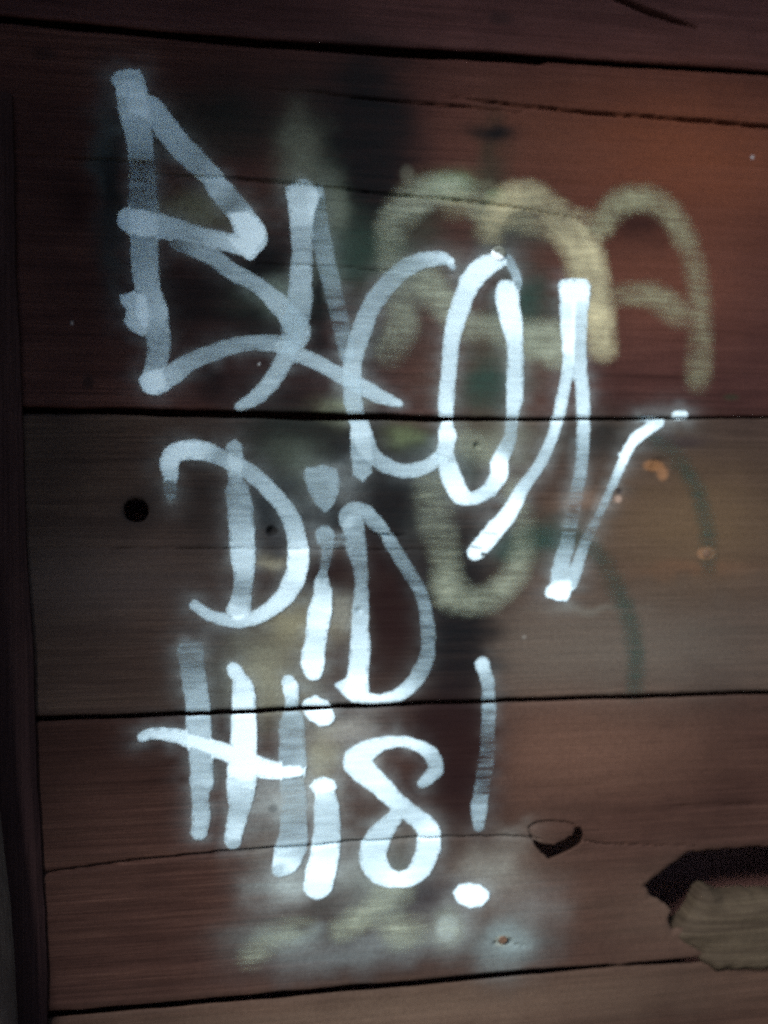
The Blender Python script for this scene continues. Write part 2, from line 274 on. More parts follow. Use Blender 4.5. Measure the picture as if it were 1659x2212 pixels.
# label, paint, strokes of (x, z, width, film thickness 0..1), filled shapes, scratches
LETTERS = [
    ('white spray painted letter B with pointed top and open lower bowl', 'white',
     [[(-228.9, 1681.5, 25.4, 0.75), (-226.9, 1664.5, 26.1, 0.85), (-224.4, 1650.9, 22.6, 0.8), (-222.4, 1635.9, 20.6, 0.7), (-221.8, 1625.0, 20.6, 0.6), (-220.9, 1616.8, 22.0, 0.3), (-219.9, 1607.2, 22.0, 0.45), (-220.0, 1596.3, 22.7, 0.42), (-219.4, 1581.2, 24.7, 0.45), (-219.4, 1567.4, 24.7, 0.7), (-218.8, 1551.0, 23.3, 0.65), (-218.9, 1533.9, 22.7, 0.68), (-217.7, 1514.7, 20.6, 0.75), (-215.8, 1501.0, 22.0, 0.8), (-212.5, 1483.2, 27.5, 0.85), (-209.2, 1472.3, 20.6, 0.78), (-207.3, 1460.0, 20.0, 0.65), (-207.3, 1444.8, 17.9, 0.65), (-210.8, 1432.4, 15.1, 0.7), (-212.8, 1421.4, 16.5, 0.8)], [(-224.2, 1672.9, 20.6, 0.8), (-212.3, 1668.1, 20.6, 0.85), (-197.6, 1649.7, 20.7, 0.8), (-182.9, 1632.5, 20.7, 0.7), (-169.4, 1619.4, 19.4, 0.6), (-158.6, 1609.5, 18.0, 0.75), (-151.8, 1599.4, 19.5, 0.8), (-139.6, 1584.7, 20.9, 0.5), (-128.7, 1571.2, 20.9, 0.85), (-121.9, 1558.9, 23.7, 0.9)], [(-232.1, 1566.9, 20.6, 0.85), (-222.1, 1564.6, 26.1, 0.85), (-198.1, 1561.4, 19.3, 0.75), (-180.6, 1556.6, 16.6, 0.65), (-164.3, 1553.1, 15.3, 0.75), (-143.9, 1549.7, 15.3, 0.85), (-126.1, 1546.2, 16.7, 0.85)], [(-188.7, 1548.1, 12.4, 0.4), (-172.5, 1542.5, 13.8, 0.65), (-156.3, 1534.7, 13.9, 0.65), (-139.9, 1522.8, 13.9, 0.65), (-126.2, 1516.3, 12.6, 0.65), (-115.2, 1509.6, 12.6, 0.68), (-102.8, 1498.8, 15.4, 0.72), (-91.7, 1487.9, 18.3, 0.7), (-82.0, 1474.1, 21.1, 0.65), (-78.6, 1466.5, 18.3, 0.65), (-86.3, 1457.1, 16.2, 0.7), (-98.8, 1456.9, 14.0, 0.65), (-118.2, 1457.8, 12.6, 0.6), (-137.5, 1454.6, 12.5, 0.6), (-159.4, 1447.2, 13.2, 0.6), (-178.5, 1438.5, 13.8, 0.62), (-194.7, 1427.2, 16.6, 0.8), (-208.1, 1418.0, 17.2, 0.85), (-213.5, 1419.3, 16.5, 0.85)], [(-96.1, 1455.5, 11.2, 0.5), (-82.1, 1448.1, 12.7, 0.65), (-61.1, 1439.3, 12.0, 0.7), (-41.4, 1429.1, 12.7, 0.72), (-19.7, 1417.4, 14.2, 0.75), (-2.5, 1409.1, 12.1, 0.75), (14.7, 1403.2, 5.0, 0.8)]],
     [([(-246.7, 1694.1), (-242.7, 1699.8), (-232.1, 1703.7), (-222.8, 1703.2), (-219.5, 1697.9), (-217.5, 1687.0), (-216.9, 1680.2), (-240.1, 1677.4), (-242.1, 1685.5), (-246.0, 1690.7)], 0.8), ([(-239.7, 1497.6), (-229.7, 1500.6), (-218.4, 1499.6), (-214.5, 1480.4), (-217.3, 1466.6), (-220.6, 1461.7), (-229.9, 1466.3), (-236.5, 1474.4), (-234.5, 1485.4), (-239.1, 1492.1)], 0.85), ([(-143.8, 1577.6), (-125.9, 1579.7), (-116.3, 1570.4), (-109.4, 1559.4), (-109.5, 1549.6), (-116.4, 1542.4), (-123.4, 1534.5), (-128.9, 1537.7), (-141.2, 1547.0), (-143.9, 1553.9), (-135.6, 1555.6)], 0.88), ([(-223.5, 1419.8), (-220.1, 1429.5), (-204.1, 1433.9), (-201.4, 1424.3), (-200.1, 1414.7), (-212.2, 1409.0), (-220.2, 1411.6)], 0.85)],
     []),
    ('blue-white spray painted letter A between the B and the C', 'white',
     [[(-74.4, 1595.3, 30.3, 0.72), (-74.5, 1582.0, 23.9, 0.78), (-75.9, 1567.8, 19.7, 0.72), (-76.0, 1550.9, 16.9, 0.68), (-75.4, 1546.1, 16.9, 0.6), (-76.9, 1526.3, 18.3, 0.68), (-77.9, 1508.0, 19.7, 0.7), (-78.4, 1493.9, 21.1, 0.62), (-83.4, 1475.5, 21.1, 0.5), (-87.7, 1455.7, 15.5, 0.6), (-93.3, 1441.5, 14.0, 0.68), (-103.2, 1424.5, 14.0, 0.7), (-117.1, 1408.9, 12.6, 0.7), (-134.4, 1397.8, 6.3, 0.75)], [(-63.2, 1593.7, 16.9, 0.3), (-60.5, 1575.5, 15.5, 0.4), (-56.4, 1549.6, 15.5, 0.5), (-52.2, 1528.6, 15.5, 0.5), (-49.0, 1515.9, 15.6, 0.45), (-44.2, 1494.9, 14.2, 0.33), (-40.0, 1476.6, 14.2, 0.33), (-35.9, 1458.2, 13.5, 0.45), (-33.8, 1446.9, 11.3, 0.5)]],
     [([(-90.4, 1603.0), (-57.5, 1606.0), (-56.1, 1596.9), (-64.6, 1582.4), (-68.9, 1568.1), (-84.3, 1567.5), (-87.1, 1581.4)], 0.6)],
     []),
    ('white spray painted letter C crossing the wide plank joint', 'white',
     [[(65.7, 1539.8, 5.8, 0.9), (57.6, 1542.1, 10.8, 0.85), (44.5, 1541.2, 13.7, 0.75), (31.3, 1536.4, 14.3, 0.62), (16.8, 1528.0, 15.0, 0.55), (5.2, 1516.2, 15.7, 0.55), (-6.4, 1501.6, 16.4, 0.62), (-13.6, 1488.6, 15.7, 0.62), (-19.4, 1474.2, 16.3, 0.65), (-24.5, 1459.9, 16.3, 0.65), (-28.1, 1445.6, 15.6, 0.7), (-29.6, 1431.4, 15.6, 0.75), (-29.7, 1417.2, 15.6, 0.7), (-28.3, 1403.0, 15.6, 0.7), (-26.2, 1393.1, 14.2, 0.68), (-23.4, 1384.4, 15.6, 0.72), (-21.3, 1373.0, 18.5, 0.75), (-17.8, 1363.1, 18.5, 0.65), (-11.4, 1354.6, 14.2, 0.62), (-1.4, 1346.1, 12.1, 0.65), (11.5, 1340.4, 11.4, 0.7), (24.5, 1339.0, 11.5, 0.72), (37.6, 1341.9, 11.5, 0.75), (47.9, 1347.7, 10.8, 0.8), (55.2, 1353.5, 10.1, 0.8)], [(65.0, 1538.3, 4.3, 0.8), (67.9, 1533.4, 4.0, 0.7)]],
     [([(-31.0, 1385.0), (-17.0, 1384.5), (-11.3, 1370.3), (-11.5, 1348.9), (-12.9, 1337.5), (-20.1, 1329.7), (-28.7, 1336.1), (-30.3, 1351.7)], 0.62)],
     []),
    ('bright white spray painted letter O with narrow top and heavy bottom', 'white',
     [[(118.4, 1541.6, 6.5, 0.9), (106.4, 1539.8, 16.0, 0.98), (96.0, 1533.6, 18.8, 0.98), (85.5, 1521.7, 18.8, 0.98), (79.5, 1508.5, 17.3, 0.9), (73.6, 1492.4, 16.6, 0.9), (69.1, 1479.3, 15.9, 0.9), (66.1, 1464.8, 13.7, 0.86), (64.5, 1447.5, 13.0, 0.82), (62.9, 1430.1, 13.0, 0.82), (61.4, 1415.7, 13.0, 0.86), (60.6, 1404.2, 13.7, 0.9), (60.6, 1394.1, 11.5, 0.9), (60.5, 1383.7, 8.6, 0.95), (61.2, 1373.7, 15.9, 1), (59.7, 1363.6, 13.7, 0.85), (59.6, 1350.6, 15.8, 0.8), (63.9, 1336.2, 18.0, 0.92), (68.3, 1324.6, 18.0, 0.98), (74.1, 1316.0, 15.9, 0.98), (83.0, 1312.3, 10.8, 0.92), (94.8, 1315.9, 10.9, 0.85), (103.8, 1323.2, 13.1, 0.85), (111.3, 1334.8, 16.0, 1), (111.4, 1345.0, 16.0, 1), (113.6, 1351.5, 13.1, 0.95), (118.9, 1361.0, 13.1, 0.6), (122.7, 1371.2, 10.2, 0.52), (125.0, 1385.8, 10.2, 0.5)], [(125.8, 1394.1, 10.2, 0.8), (128.2, 1409.4, 14.6, 0.85), (128.2, 1423.9, 15.3, 0.82), (128.6, 1438.5, 14.6, 0.82), (128.7, 1453.1, 13.8, 0.82), (127.7, 1467.7, 15.3, 0.9), (125.5, 1482.2, 18.9, 1), (122.6, 1496.7, 21.1, 1), (121.2, 1508.3, 21.8, 1), (120.5, 1514.8, 16.0, 0.95)], [(122.1, 1543.2, 8.7, 0.5), (128.1, 1533.2, 7.3, 0.6), (131.5, 1524.6, 7.3, 0.7), (131.7, 1517.3, 5.8, 0.5)]],
     [],
     []),
    ('bright white spray painted letter N with forked stem and thin rising tail', 'white',
     [[(183.1, 1516.1, 17.5, 0.95), (182.5, 1489.8, 15.0, 0.92), (182.8, 1462.3, 12.5, 1), (182.2, 1439.8, 10.5, 0.82), (178.7, 1422.3, 10.0, 0.82), (174.2, 1402.2, 10.0, 0.88), (172.6, 1392.7, 10.0, 0.88), (169.5, 1386.2, 9.5, 0.88), (165.7, 1374.4, 9.5, 0.82), (159.5, 1359.7, 9.1, 0.72), (151.9, 1345.1, 9.1, 0.68), (142.7, 1331.9, 9.1, 0.68), (133.6, 1320.2, 10.9, 0.8), (127.6, 1308.6, 12.4, 1), (118.5, 1294.1, 14.5, 1), (106.5, 1281.1, 16.0, 1), (96.0, 1269.5, 15.9, 1), (87.8, 1260.9, 13.8, 1)], [(194.8, 1516.4, 17.5, 0.95), (193.4, 1490.1, 15.0, 0.8), (192.7, 1462.5, 13.8, 0.72), (193.6, 1437.5, 12.5, 0.8), (196.1, 1417.5, 12.0, 0.82), (197.1, 1393.0, 11.5, 0.85), (197.1, 1386.4, 11.1, 0.78), (196.2, 1370.2, 11.1, 0.7), (195.3, 1354.0, 10.6, 0.55), (193.7, 1340.7, 10.6, 0.55), (191.4, 1327.5, 10.3, 0.4), (188.2, 1312.8, 11.0, 0.22), (185.9, 1298.1, 11.0, 0.18), (181.9, 1280.4, 11.8, 0.22), (178.8, 1264.3, 12.5, 0.5), (174.1, 1249.7, 14.7, 0.65), (172.5, 1235.0, 17.6, 0.7), (171.7, 1223.3, 18.3, 1)], [(183.2, 1229.0, 10.3, 0.7), (187.9, 1242.1, 10.3, 0.7), (192.5, 1255.3, 9.6, 0.6), (197.2, 1268.5, 8.1, 0.4), (205.0, 1283.2, 6.6, 0.3), (214.3, 1300.9, 5.9, 0.4), (223.7, 1320.1, 5.2, 0.55), (231.5, 1336.4, 6.7, 0.8), (237.8, 1351.2, 8.2, 1), (244.1, 1363.1, 8.9, 1), (252.0, 1372.8, 9.7, 1), (263.0, 1380.4, 8.6, 1), (275.6, 1385.7, 4.2, 0.9)], [(277.2, 1389.3, 3.7, 0.8), (264.6, 1390.4, 3.7, 0.7), (253.6, 1389.9, 2.7, 0.3)], [(233.2, 1355.6, 1.8, 0.9), (236.3, 1353.4, 4.4, 0.95)]],
     [([(158.0, 1221.3), (160.3, 1226.4), (171.0, 1232.1), (183.2, 1231.9), (183.2, 1226.0), (180.8, 1217.2), (177.8, 1213.6), (170.9, 1215.2), (159.5, 1217.6)], 1.0), ([(173.3, 1519.0), (175.9, 1524.1), (188.4, 1526.5), (200.1, 1525.9), (204.5, 1520.5), (201.8, 1505.4), (175.3, 1504.6)], 0.85)],
     [[(94.9, 1280.0, 2.6, 1), (109.4, 1277.8, 2.0, 1)], [(80.4, 1267.8, 2.9, 1), (93.8, 1264.6, 2.9, 1)], [(95.2, 1259.1, 5.8, 1), (107.9, 1257.8, 4.4, 1)]]),
    ('small white paint dash above the tip of the N tail', 'white',
     [[(291.7, 1394.2, 5.7, 1), (301.0, 1394.9, 6.6, 1)]],
     [],
     []),
    ('white spray painted capital D with long hooked top', 'white',
     [[(-196.2, 1334.4, 11.0, 0.75), (-197.8, 1344.7, 15.2, 0.88), (-192.8, 1354.4, 15.2, 0.92), (-180.0, 1357.9, 16.6, 0.92), (-166.4, 1356.6, 15.2, 0.85), (-155.6, 1352.5, 13.2, 0.62), (-144.6, 1347.7, 13.2, 0.68), (-131.0, 1340.7, 13.2, 0.68), (-117.2, 1331.0, 13.3, 0.66), (-103.5, 1317.0, 13.3, 0.66), (-92.4, 1302.9, 14.0, 0.66), (-85.5, 1288.8, 15.5, 0.68), (-82.1, 1274.7, 16.2, 0.78), (-80.7, 1262.0, 17.6, 0.98), (-82.2, 1246.6, 18.3, 0.98), (-87.2, 1232.6, 16.9, 0.88), (-95.6, 1220.1, 15.4, 0.92), (-106.8, 1210.5, 12.6, 0.92), (-120.6, 1203.1, 11.2, 0.88), (-137.2, 1200.0, 10.4, 0.82), (-153.6, 1202.5, 9.0, 0.8), (-167.1, 1209.0, 8.3, 0.8), (-176.6, 1216.1, 6.2, 0.75)], [(-197.0, 1328.2, 9.7, 0.3), (-196.6, 1321.3, 9.0, 0.16), (-195.7, 1313.0, 6.9, 0.06)], [(-139.1, 1359.5, 13.2, 0.62), (-138.5, 1346.3, 13.2, 0.68), (-137.9, 1331.0, 9.8, 0.6), (-136.6, 1318.4, 19.5, 0.45), (-133.9, 1303.1, 20.9, 0.55), (-132.9, 1286.4, 20.9, 0.68), (-132.0, 1272.4, 20.9, 0.78), (-131.4, 1255.7, 20.9, 0.86), (-130.8, 1244.5, 16.0, 0.78), (-132.2, 1230.6, 14.6, 0.5), (-133.6, 1219.4, 16.7, 0.68), (-136.4, 1210.4, 18.8, 0.88)]],
     [],
     []),
    ('white spray painted letter i with shield-shaped dot', 'white',
     [[(-56.1, 1278.7, 16.2, 0.55), (-54.4, 1268.8, 9.9, 0.42), (-55.5, 1254.7, 6.4, 0.32), (-57.7, 1243.4, 5.6, 0.42), (-59.1, 1232.1, 12.7, 0.75), (-58.5, 1222.2, 15.5, 0.85), (-60.7, 1208.2, 20.5, 1), (-60.8, 1208.0, 20.5, 0.95), (-63.0, 1195.3, 19.0, 0.98), (-64.4, 1182.7, 17.6, 0.86), (-67.3, 1170.1, 19.7, 0.92), (-68.1, 1160.2, 20.4, 1), (-67.4, 1151.0, 14.1, 1)]],
     [([(-74.8, 1335.2), (-72.6, 1340.8), (-57.2, 1343.0), (-45.9, 1340.2), (-43.1, 1331.0), (-43.8, 1318.2), (-50.3, 1305.5), (-56.0, 1300.6), (-63.0, 1308.4), (-69.9, 1321.1)], 0.55)],
     []),
    ('thin grey-white spray painted capital D reaching down to the plank joint', 'white',
     [[(-29.7, 1289.0, 18.7, 0.6), (-26.4, 1266.8, 17.0, 0.52), (-23.1, 1249.8, 11.9, 0.42), (-21.8, 1229.3, 11.1, 0.5), (-22.9, 1208.8, 13.6, 0.68), (-23.4, 1190.1, 14.5, 0.8), (-23.5, 1173.0, 17.0, 0.86), (-24.9, 1156.0, 17.0, 0.88), (-26.2, 1142.5, 18.7, 1), (-28.8, 1134.0, 20.4, 1)], [(-34.8, 1291.6, 13.6, 0.55), (-35.1, 1298.9, 11.9, 0.58), (-27.9, 1302.6, 11.9, 0.6), (-17.7, 1300.0, 11.9, 0.58), (-9.1, 1290.6, 12.8, 0.55), (0.3, 1281.6, 8.6, 0.6)], [(3.7, 1275.1, 10.3, 0.55), (13.2, 1259.6, 11.1, 0.45), (21.8, 1245.7, 10.3, 0.42), (30.4, 1231.8, 10.3, 0.42), (37.3, 1216.2, 10.3, 0.42), (40.7, 1197.2, 11.2, 0.42), (42.0, 1179.9, 11.2, 0.42), (40.5, 1162.7, 12.1, 0.42), (33.5, 1147.4, 13.8, 0.48), (24.7, 1135.7, 12.0, 0.75), (12.5, 1126.6, 10.3, 0.88), (-3.1, 1123.2, 7.7, 1), (-18.6, 1124.3, 10.2, 1)], [(-46.8, 1272.5, 8.5, 0.25), (-39.2, 1274.6, 8.5, 0.3)]],
     [([(-46.7, 1138.0), (-35.6, 1143.6), (-16.8, 1142.2), (-16.0, 1125.9), (-4.8, 1123.6), (-8.3, 1120.0), (-30.6, 1122.2), (-40.8, 1131.0)], 0.9)],
     []),
    ('white spray painted letter H with long slanting crossbar and soft drips', 'white',
     [[(-179.6, 1173.8, 20.7, 0.3), (-177.7, 1157.9, 20.1, 0.38), (-175.1, 1137.0, 19.4, 0.62), (-173.1, 1120.3, 19.4, 0.68), (-172.5, 1102.3, 20.8, 0.75), (-170.6, 1081.5, 19.4, 0.7), (-170.0, 1067.6, 18.7, 0.68), (-169.4, 1053.7, 19.4, 0.7), (-170.1, 1057.0, 19.1, 0.68), (-171.0, 1035.8, 11.7, 0.55), (-170.7, 1020.9, 14.9, 0.68), (-172.4, 1008.2, 12.3, 0.68)], [(-140.9, 1156.1, 10.4, 0.9), (-134.8, 1145.4, 12.5, 0.9), (-132.1, 1135.6, 18.1, 0.92), (-131.5, 1118.8, 20.2, 1), (-131.6, 1100.7, 20.9, 1), (-132.4, 1079.8, 21.6, 1), (-133.2, 1063.1, 25.8, 1), (-133.9, 1047.8, 22.3, 0.95), (-134.5, 1051.1, 25.7, 0.85), (-134.9, 1038.2, 21.4, 0.75), (-136.1, 1027.6, 17.1, 0.6), (-138.9, 1014.9, 15.0, 0.8), (-141.9, 1002.2, 13.9, 0.8), (-141.5, 996.9, 10.7, 0.6)], [(-223.6, 1096.8, 5.2, 0.82), (-211.6, 1099.7, 8.5, 0.88), (-195.5, 1097.7, 10.8, 0.92), (-182.1, 1093.0, 11.7, 0.95), (-165.8, 1086.8, 12.5, 1), (-146.8, 1079.0, 13.9, 1), (-130.4, 1071.4, 16.7, 1), (-113.9, 1063.6, 15.4, 1), (-95.8, 1059.3, 12.6, 1), (-82.6, 1059.7, 11.3, 1)], [(-90.5, 1142.6, 10.5, 0.88), (-88.5, 1136.9, 12.4, 1), (-87.4, 1125.6, 9.6, 0.8), (-87.8, 1114.4, 11.2, 0.6), (-87.9, 1103.2, 21.1, 0.5), (-87.4, 1083.5, 22.5, 0.52), (-86.7, 1066.6, 23.2, 0.6), (-86.8, 1068.9, 23.2, 0.55), (-87.6, 1052.1, 21.1, 0.42), (-86.3, 1035.2, 21.1, 0.38), (-86.4, 1018.3, 21.1, 0.42), (-86.4, 1001.4, 23.9, 0.52), (-88.6, 990.3, 26.7, 0.6), (-93.5, 976.6, 23.2, 0.9), (-98.4, 969.9, 14.0, 0.7)]],
     [],
     []),
    ('white spray painted letter i with round dot across the plank joint', 'white',
     [[(-58.2, 1039.4, 14.1, 0.88), (-56.1, 1025.1, 21.2, 0.75), (-55.5, 1008.2, 22.6, 0.7), (-56.3, 994.1, 24.0, 0.75), (-57.8, 980.0, 25.4, 0.92), (-61.4, 964.7, 26.8, 1), (-64.2, 952.9, 24.7, 0.9)]],
     [([(-71.5, 1045.0), (-66.6, 1050.4), (-58.1, 1052.1), (-49.7, 1048.1), (-46.6, 1043.0), (-51.1, 1039.0), (-59.6, 1037.8), (-67.3, 1040.5)], 0.98), ([(-77.4, 1121.3), (-73.2, 1126.0), (-64.8, 1127.9), (-54.9, 1122.6), (-50.7, 1115.4), (-48.6, 1108.2), (-53.6, 1102.0), (-62.1, 1101.0), (-70.5, 1106.2), (-75.4, 1114.9)], 1)],
     []),
    ('white spray painted letter S drawn like a figure eight', 'white',
     [[(35.0, 1043.4, 7.9, 0.65), (43.0, 1049.4, 10.8, 0.65), (47.9, 1055.7, 12.9, 0.6), (46.5, 1064.4, 12.9, 0.6), (39.5, 1073.3, 10.8, 0.8), (26.4, 1080.3, 8.6, 0.92), (9.1, 1083.2, 7.9, 0.92), (-5.3, 1080.9, 11.4, 0.92), (-19.7, 1074.4, 18.5, 0.92), (-27.6, 1066.2, 23.4, 0.92), (-19.8, 1055.9, 21.3, 0.9), (-6.9, 1044.0, 17.8, 0.92), (5.9, 1030.5, 15.7, 0.85), (18.9, 1018.4, 14.3, 0.75), (31.9, 1007.7, 15.8, 0.8), (40.6, 997.1, 19.4, 0.92), (40.5, 982.8, 21.5, 0.86), (36.0, 968.7, 20.1, 0.85), (25.8, 956.4, 15.8, 0.92), (11.3, 953.0, 12.9, 1), (-3.1, 958.2, 17.1, 0.92), (-11.6, 971.6, 24.2, 0.85), (-11.6, 983.0, 24.2, 0.8), (-7.2, 994.1, 21.4, 0.75), (2.9, 1006.4, 15.7, 0.75), (11.6, 1016.6, 11.4, 0.75)]],
     [],
     []),
    ('thin faded white exclamation stroke beside the S', 'white',
     [[(94.3, 1153.4, 12.5, 0.8), (97.0, 1145.5, 10.4, 0.7), (99.6, 1133.2, 11.3, 0.5), (100.4, 1121.0, 11.3, 0.55), (100.1, 1111.3, 12.3, 0.5), (99.2, 1089.6, 11.6, 0.32), (98.4, 1070.8, 12.3, 0.26), (95.3, 1049.1, 13.0, 0.22), (92.2, 1031.9, 13.0, 0.3), (89.9, 1019.0, 15.2, 0.58), (89.1, 1008.9, 11.6, 0.58), (89.1, 999.5, 8.0, 0.5)]],
     [],
     []),
    ('bright white oval paint dot under the exclamation stroke', 'white',
     [],
     [([(64.6, 937.6), (69.8, 943.7), (79.1, 944.8), (89.4, 942.1), (97.7, 935.4), (97.6, 929.4), (91.4, 923.7), (81.0, 922.4), (69.7, 928.2)], 1)],
     []),
    ('faded olive spray loop of an older tag over the C', 'olive',
     [[(7.9, 1538.6, 17.5, 0.28), (9.2, 1570.3, 21.8, 0.38), (24.1, 1591.6, 24.8, 0.43), (43.9, 1604.6, 22.0, 0.52), (63.9, 1608.0, 22.1, 0.57), (83.9, 1604.0, 19.2, 0.38), (93.9, 1590.9, 17.8, 0.28)], [(18.9, 1534.2, 14.6, 0.19), (38.6, 1522.6, 26.4, 0.43), (58.3, 1501.2, 23.5, 0.43), (78.2, 1479.7, 20.6, 0.4), (103.4, 1477.9, 17.8, 0.43), (133.9, 1471.2, 23.8, 0.47), (164.7, 1466.9, 32.9, 0.52), (169.8, 1455.8, 24.0, 0.47)], [(16.3, 1512.2, 14.6, 0.28), (18.6, 1478.2, 21.8, 0.57), (6.2, 1451.2, 17.5, 0.24)]],
     [],
     []),
    ('faded yellow spray arch of an older tag meeting the N', 'yellow',
     [[(102.6, 1569.1, 19.2, 0.4), (109.1, 1586.7, 22.5, 0.5), (126.9, 1602.3, 22.5, 0.7), (144.8, 1603.1, 25.9, 0.75), (160.2, 1596.3, 22.6, 0.6), (173.1, 1584.4, 27.6, 0.65), (188.6, 1567.5, 30.9, 0.75), (198.9, 1547.9, 34.2, 0.75), (204.0, 1523.0, 34.2, 0.75), (211.7, 1493.1, 27.7, 0.8), (216.8, 1461.8, 21.2, 0.75)], [(68.8, 1594.8, 19.1, 0.3), (109.1, 1589.1, 22.5, 0.35), (157.6, 1583.8, 25.9, 0.4), (193.9, 1577.8, 26.0, 0.35), (214.8, 1581.1, 19.6, 0.3)]],
     [],
     []),
    ('faded yellow-green spray arch of an older tag on the reddest wood', 'yellowgreen',
     [[(214.8, 1576.1, 13.2, 0.28), (230.7, 1599.4, 18.5, 0.57), (251.9, 1607.9, 18.6, 0.66), (270.6, 1607.5, 18.7, 0.59), (286.6, 1596.8, 17.3, 0.47), (302.6, 1572.0, 16.1, 0.4), (313.3, 1544.3, 16.1, 0.34), (318.6, 1516.4, 16.1, 0.34), (319.7, 1480.7, 16.1, 0.34), (318.3, 1455.1, 18.8, 0.4), (316.8, 1432.0, 18.8, 0.28)], [(230.2, 1513.8, 11.9, 0.19), (270.1, 1512.4, 18.6, 0.36), (294.1, 1497.9, 21.4, 0.4), (313.0, 1495.8, 16.1, 0.24)]],
     [],
     []),
    ('faded olive U-shaped spray curve of an older tag below the O', 'olive',
     [[(44.9, 1328.2, 26.9, 0.21), (49.9, 1291.9, 24.8, 0.25), (56.8, 1266.0, 20.8, 0.3), (60.2, 1241.7, 22.8, 0.4), (62.8, 1224.4, 27.0, 0.47), (83.1, 1215.3, 18.7, 0.49), (104.5, 1218.4, 16.7, 0.44), (122.5, 1233.8, 16.8, 0.38), (133.4, 1256.4, 16.8, 0.32), (136.3, 1282.6, 14.8, 0.23), (123.0, 1324.6, 12.6, 0.24)], [(68.5, 1373.7, 15.6, 0.28), (86.2, 1363.7, 22.6, 0.38), (101.0, 1356.5, 19.2, 0.38)]],
     [],
     []),
    ('faded dark green spray line curving down from the N tail', 'green',
     [[(268.5, 1372.4, 8.5, 0.25), (297.5, 1347.3, 9.7, 0.31), (316.8, 1315.0, 10.3, 0.34), (325.5, 1273.4, 10.3, 0.31), (326.3, 1241.0, 9.7, 0.19)], [(144.9, 1275.0, 16.7, 0.19), (201.1, 1265.5, 11.2, 0.31), (234.0, 1215.0, 11.8, 0.34), (248.2, 1169.1, 12.5, 0.34), (248.9, 1123.4, 11.3, 0.25)]],
     [],
     []),
    ('faded pale yellow spray smears beneath the S', 'olive',
     [[(-43.7, 908.1, 10.7, 0.52), (-28.7, 915.9, 14.3, 0.57), (-14.7, 922.9, 13.2, 0.43), (-0.6, 933.9, 21.6, 0.38), (11.6, 941.1, 21.6, 0.43)], [(-126.9, 889.6, 14.0, 0.19), (-111.4, 904.1, 16.4, 0.33), (-91.9, 910.5, 16.6, 0.33), (-76.2, 913.4, 11.9, 0.19)], [(3.4, 917.7, 21.6, 0.28), (13.4, 903.0, 26.4, 0.38), (31.6, 901.6, 16.9, 0.33)], [(57.2, 907.9, 19.3, 0.43), (58.2, 899.7, 21.7, 0.38)]],
     [],
     []),
]


# ------------------------------------------------------------------ helpers
def link(o, parent=None):
    sc.collection.objects.link(o)
    if parent: o.parent = parent
    return o

def mesh_from(name, verts, quads, mat=None, parent=None, attrs=None, smooth=True):
    me = bpy.data.meshes.new(name)
    n, q = len(verts), len(quads)
    me.vertices.add(n); me.vertices.foreach_set('co', np.asarray(verts, dtype=np.float32).ravel())
    me.loops.add(q * 4); me.loops.foreach_set('vertex_index', np.asarray(quads, dtype=np.int32).ravel())
    me.polygons.add(q); me.polygons.foreach_set('loop_start', np.arange(0, q * 4, 4, dtype=np.int32))
    me.update(calc_edges=True)
    me.polygons.foreach_set('use_smooth', np.full(q, smooth, dtype=bool))
    for k, v in (attrs or {}).items():
        if v.ndim == 1:
            a = me.attributes.new(k, 'FLOAT', 'POINT'); a.data.foreach_set('value', v.astype(np.float32))
        else:
            a = me.attributes.new(k, 'FLOAT_COLOR', 'POINT'); a.data.foreach_set('color', v.astype(np.float32).ravel())
    me.update(); me.validate()
    if mat: me.materials.append(mat)
    return link(bpy.data.objects.new(name, me), parent)

def box_obj(name, lo, hi, mat, parent=None):
    x0, y0, z0 = lo; x1, y1, z1 = hi
    v = [(x0,y0,z0),(x1,y0,z0),(x1,y1,z0),(x0,y1,z0),(x0,y0,z1),(x1,y0,z1),(x1,y1,z1),(x0,y1,z1)]
    f = [(0,3,2,1),(4,5,6,7),(0,1,5,4),(1,2,6,5),(2,3,7,6),(3,0,4,7)]
    return mesh_from(name, v, f, mat, parent, smooth=False)

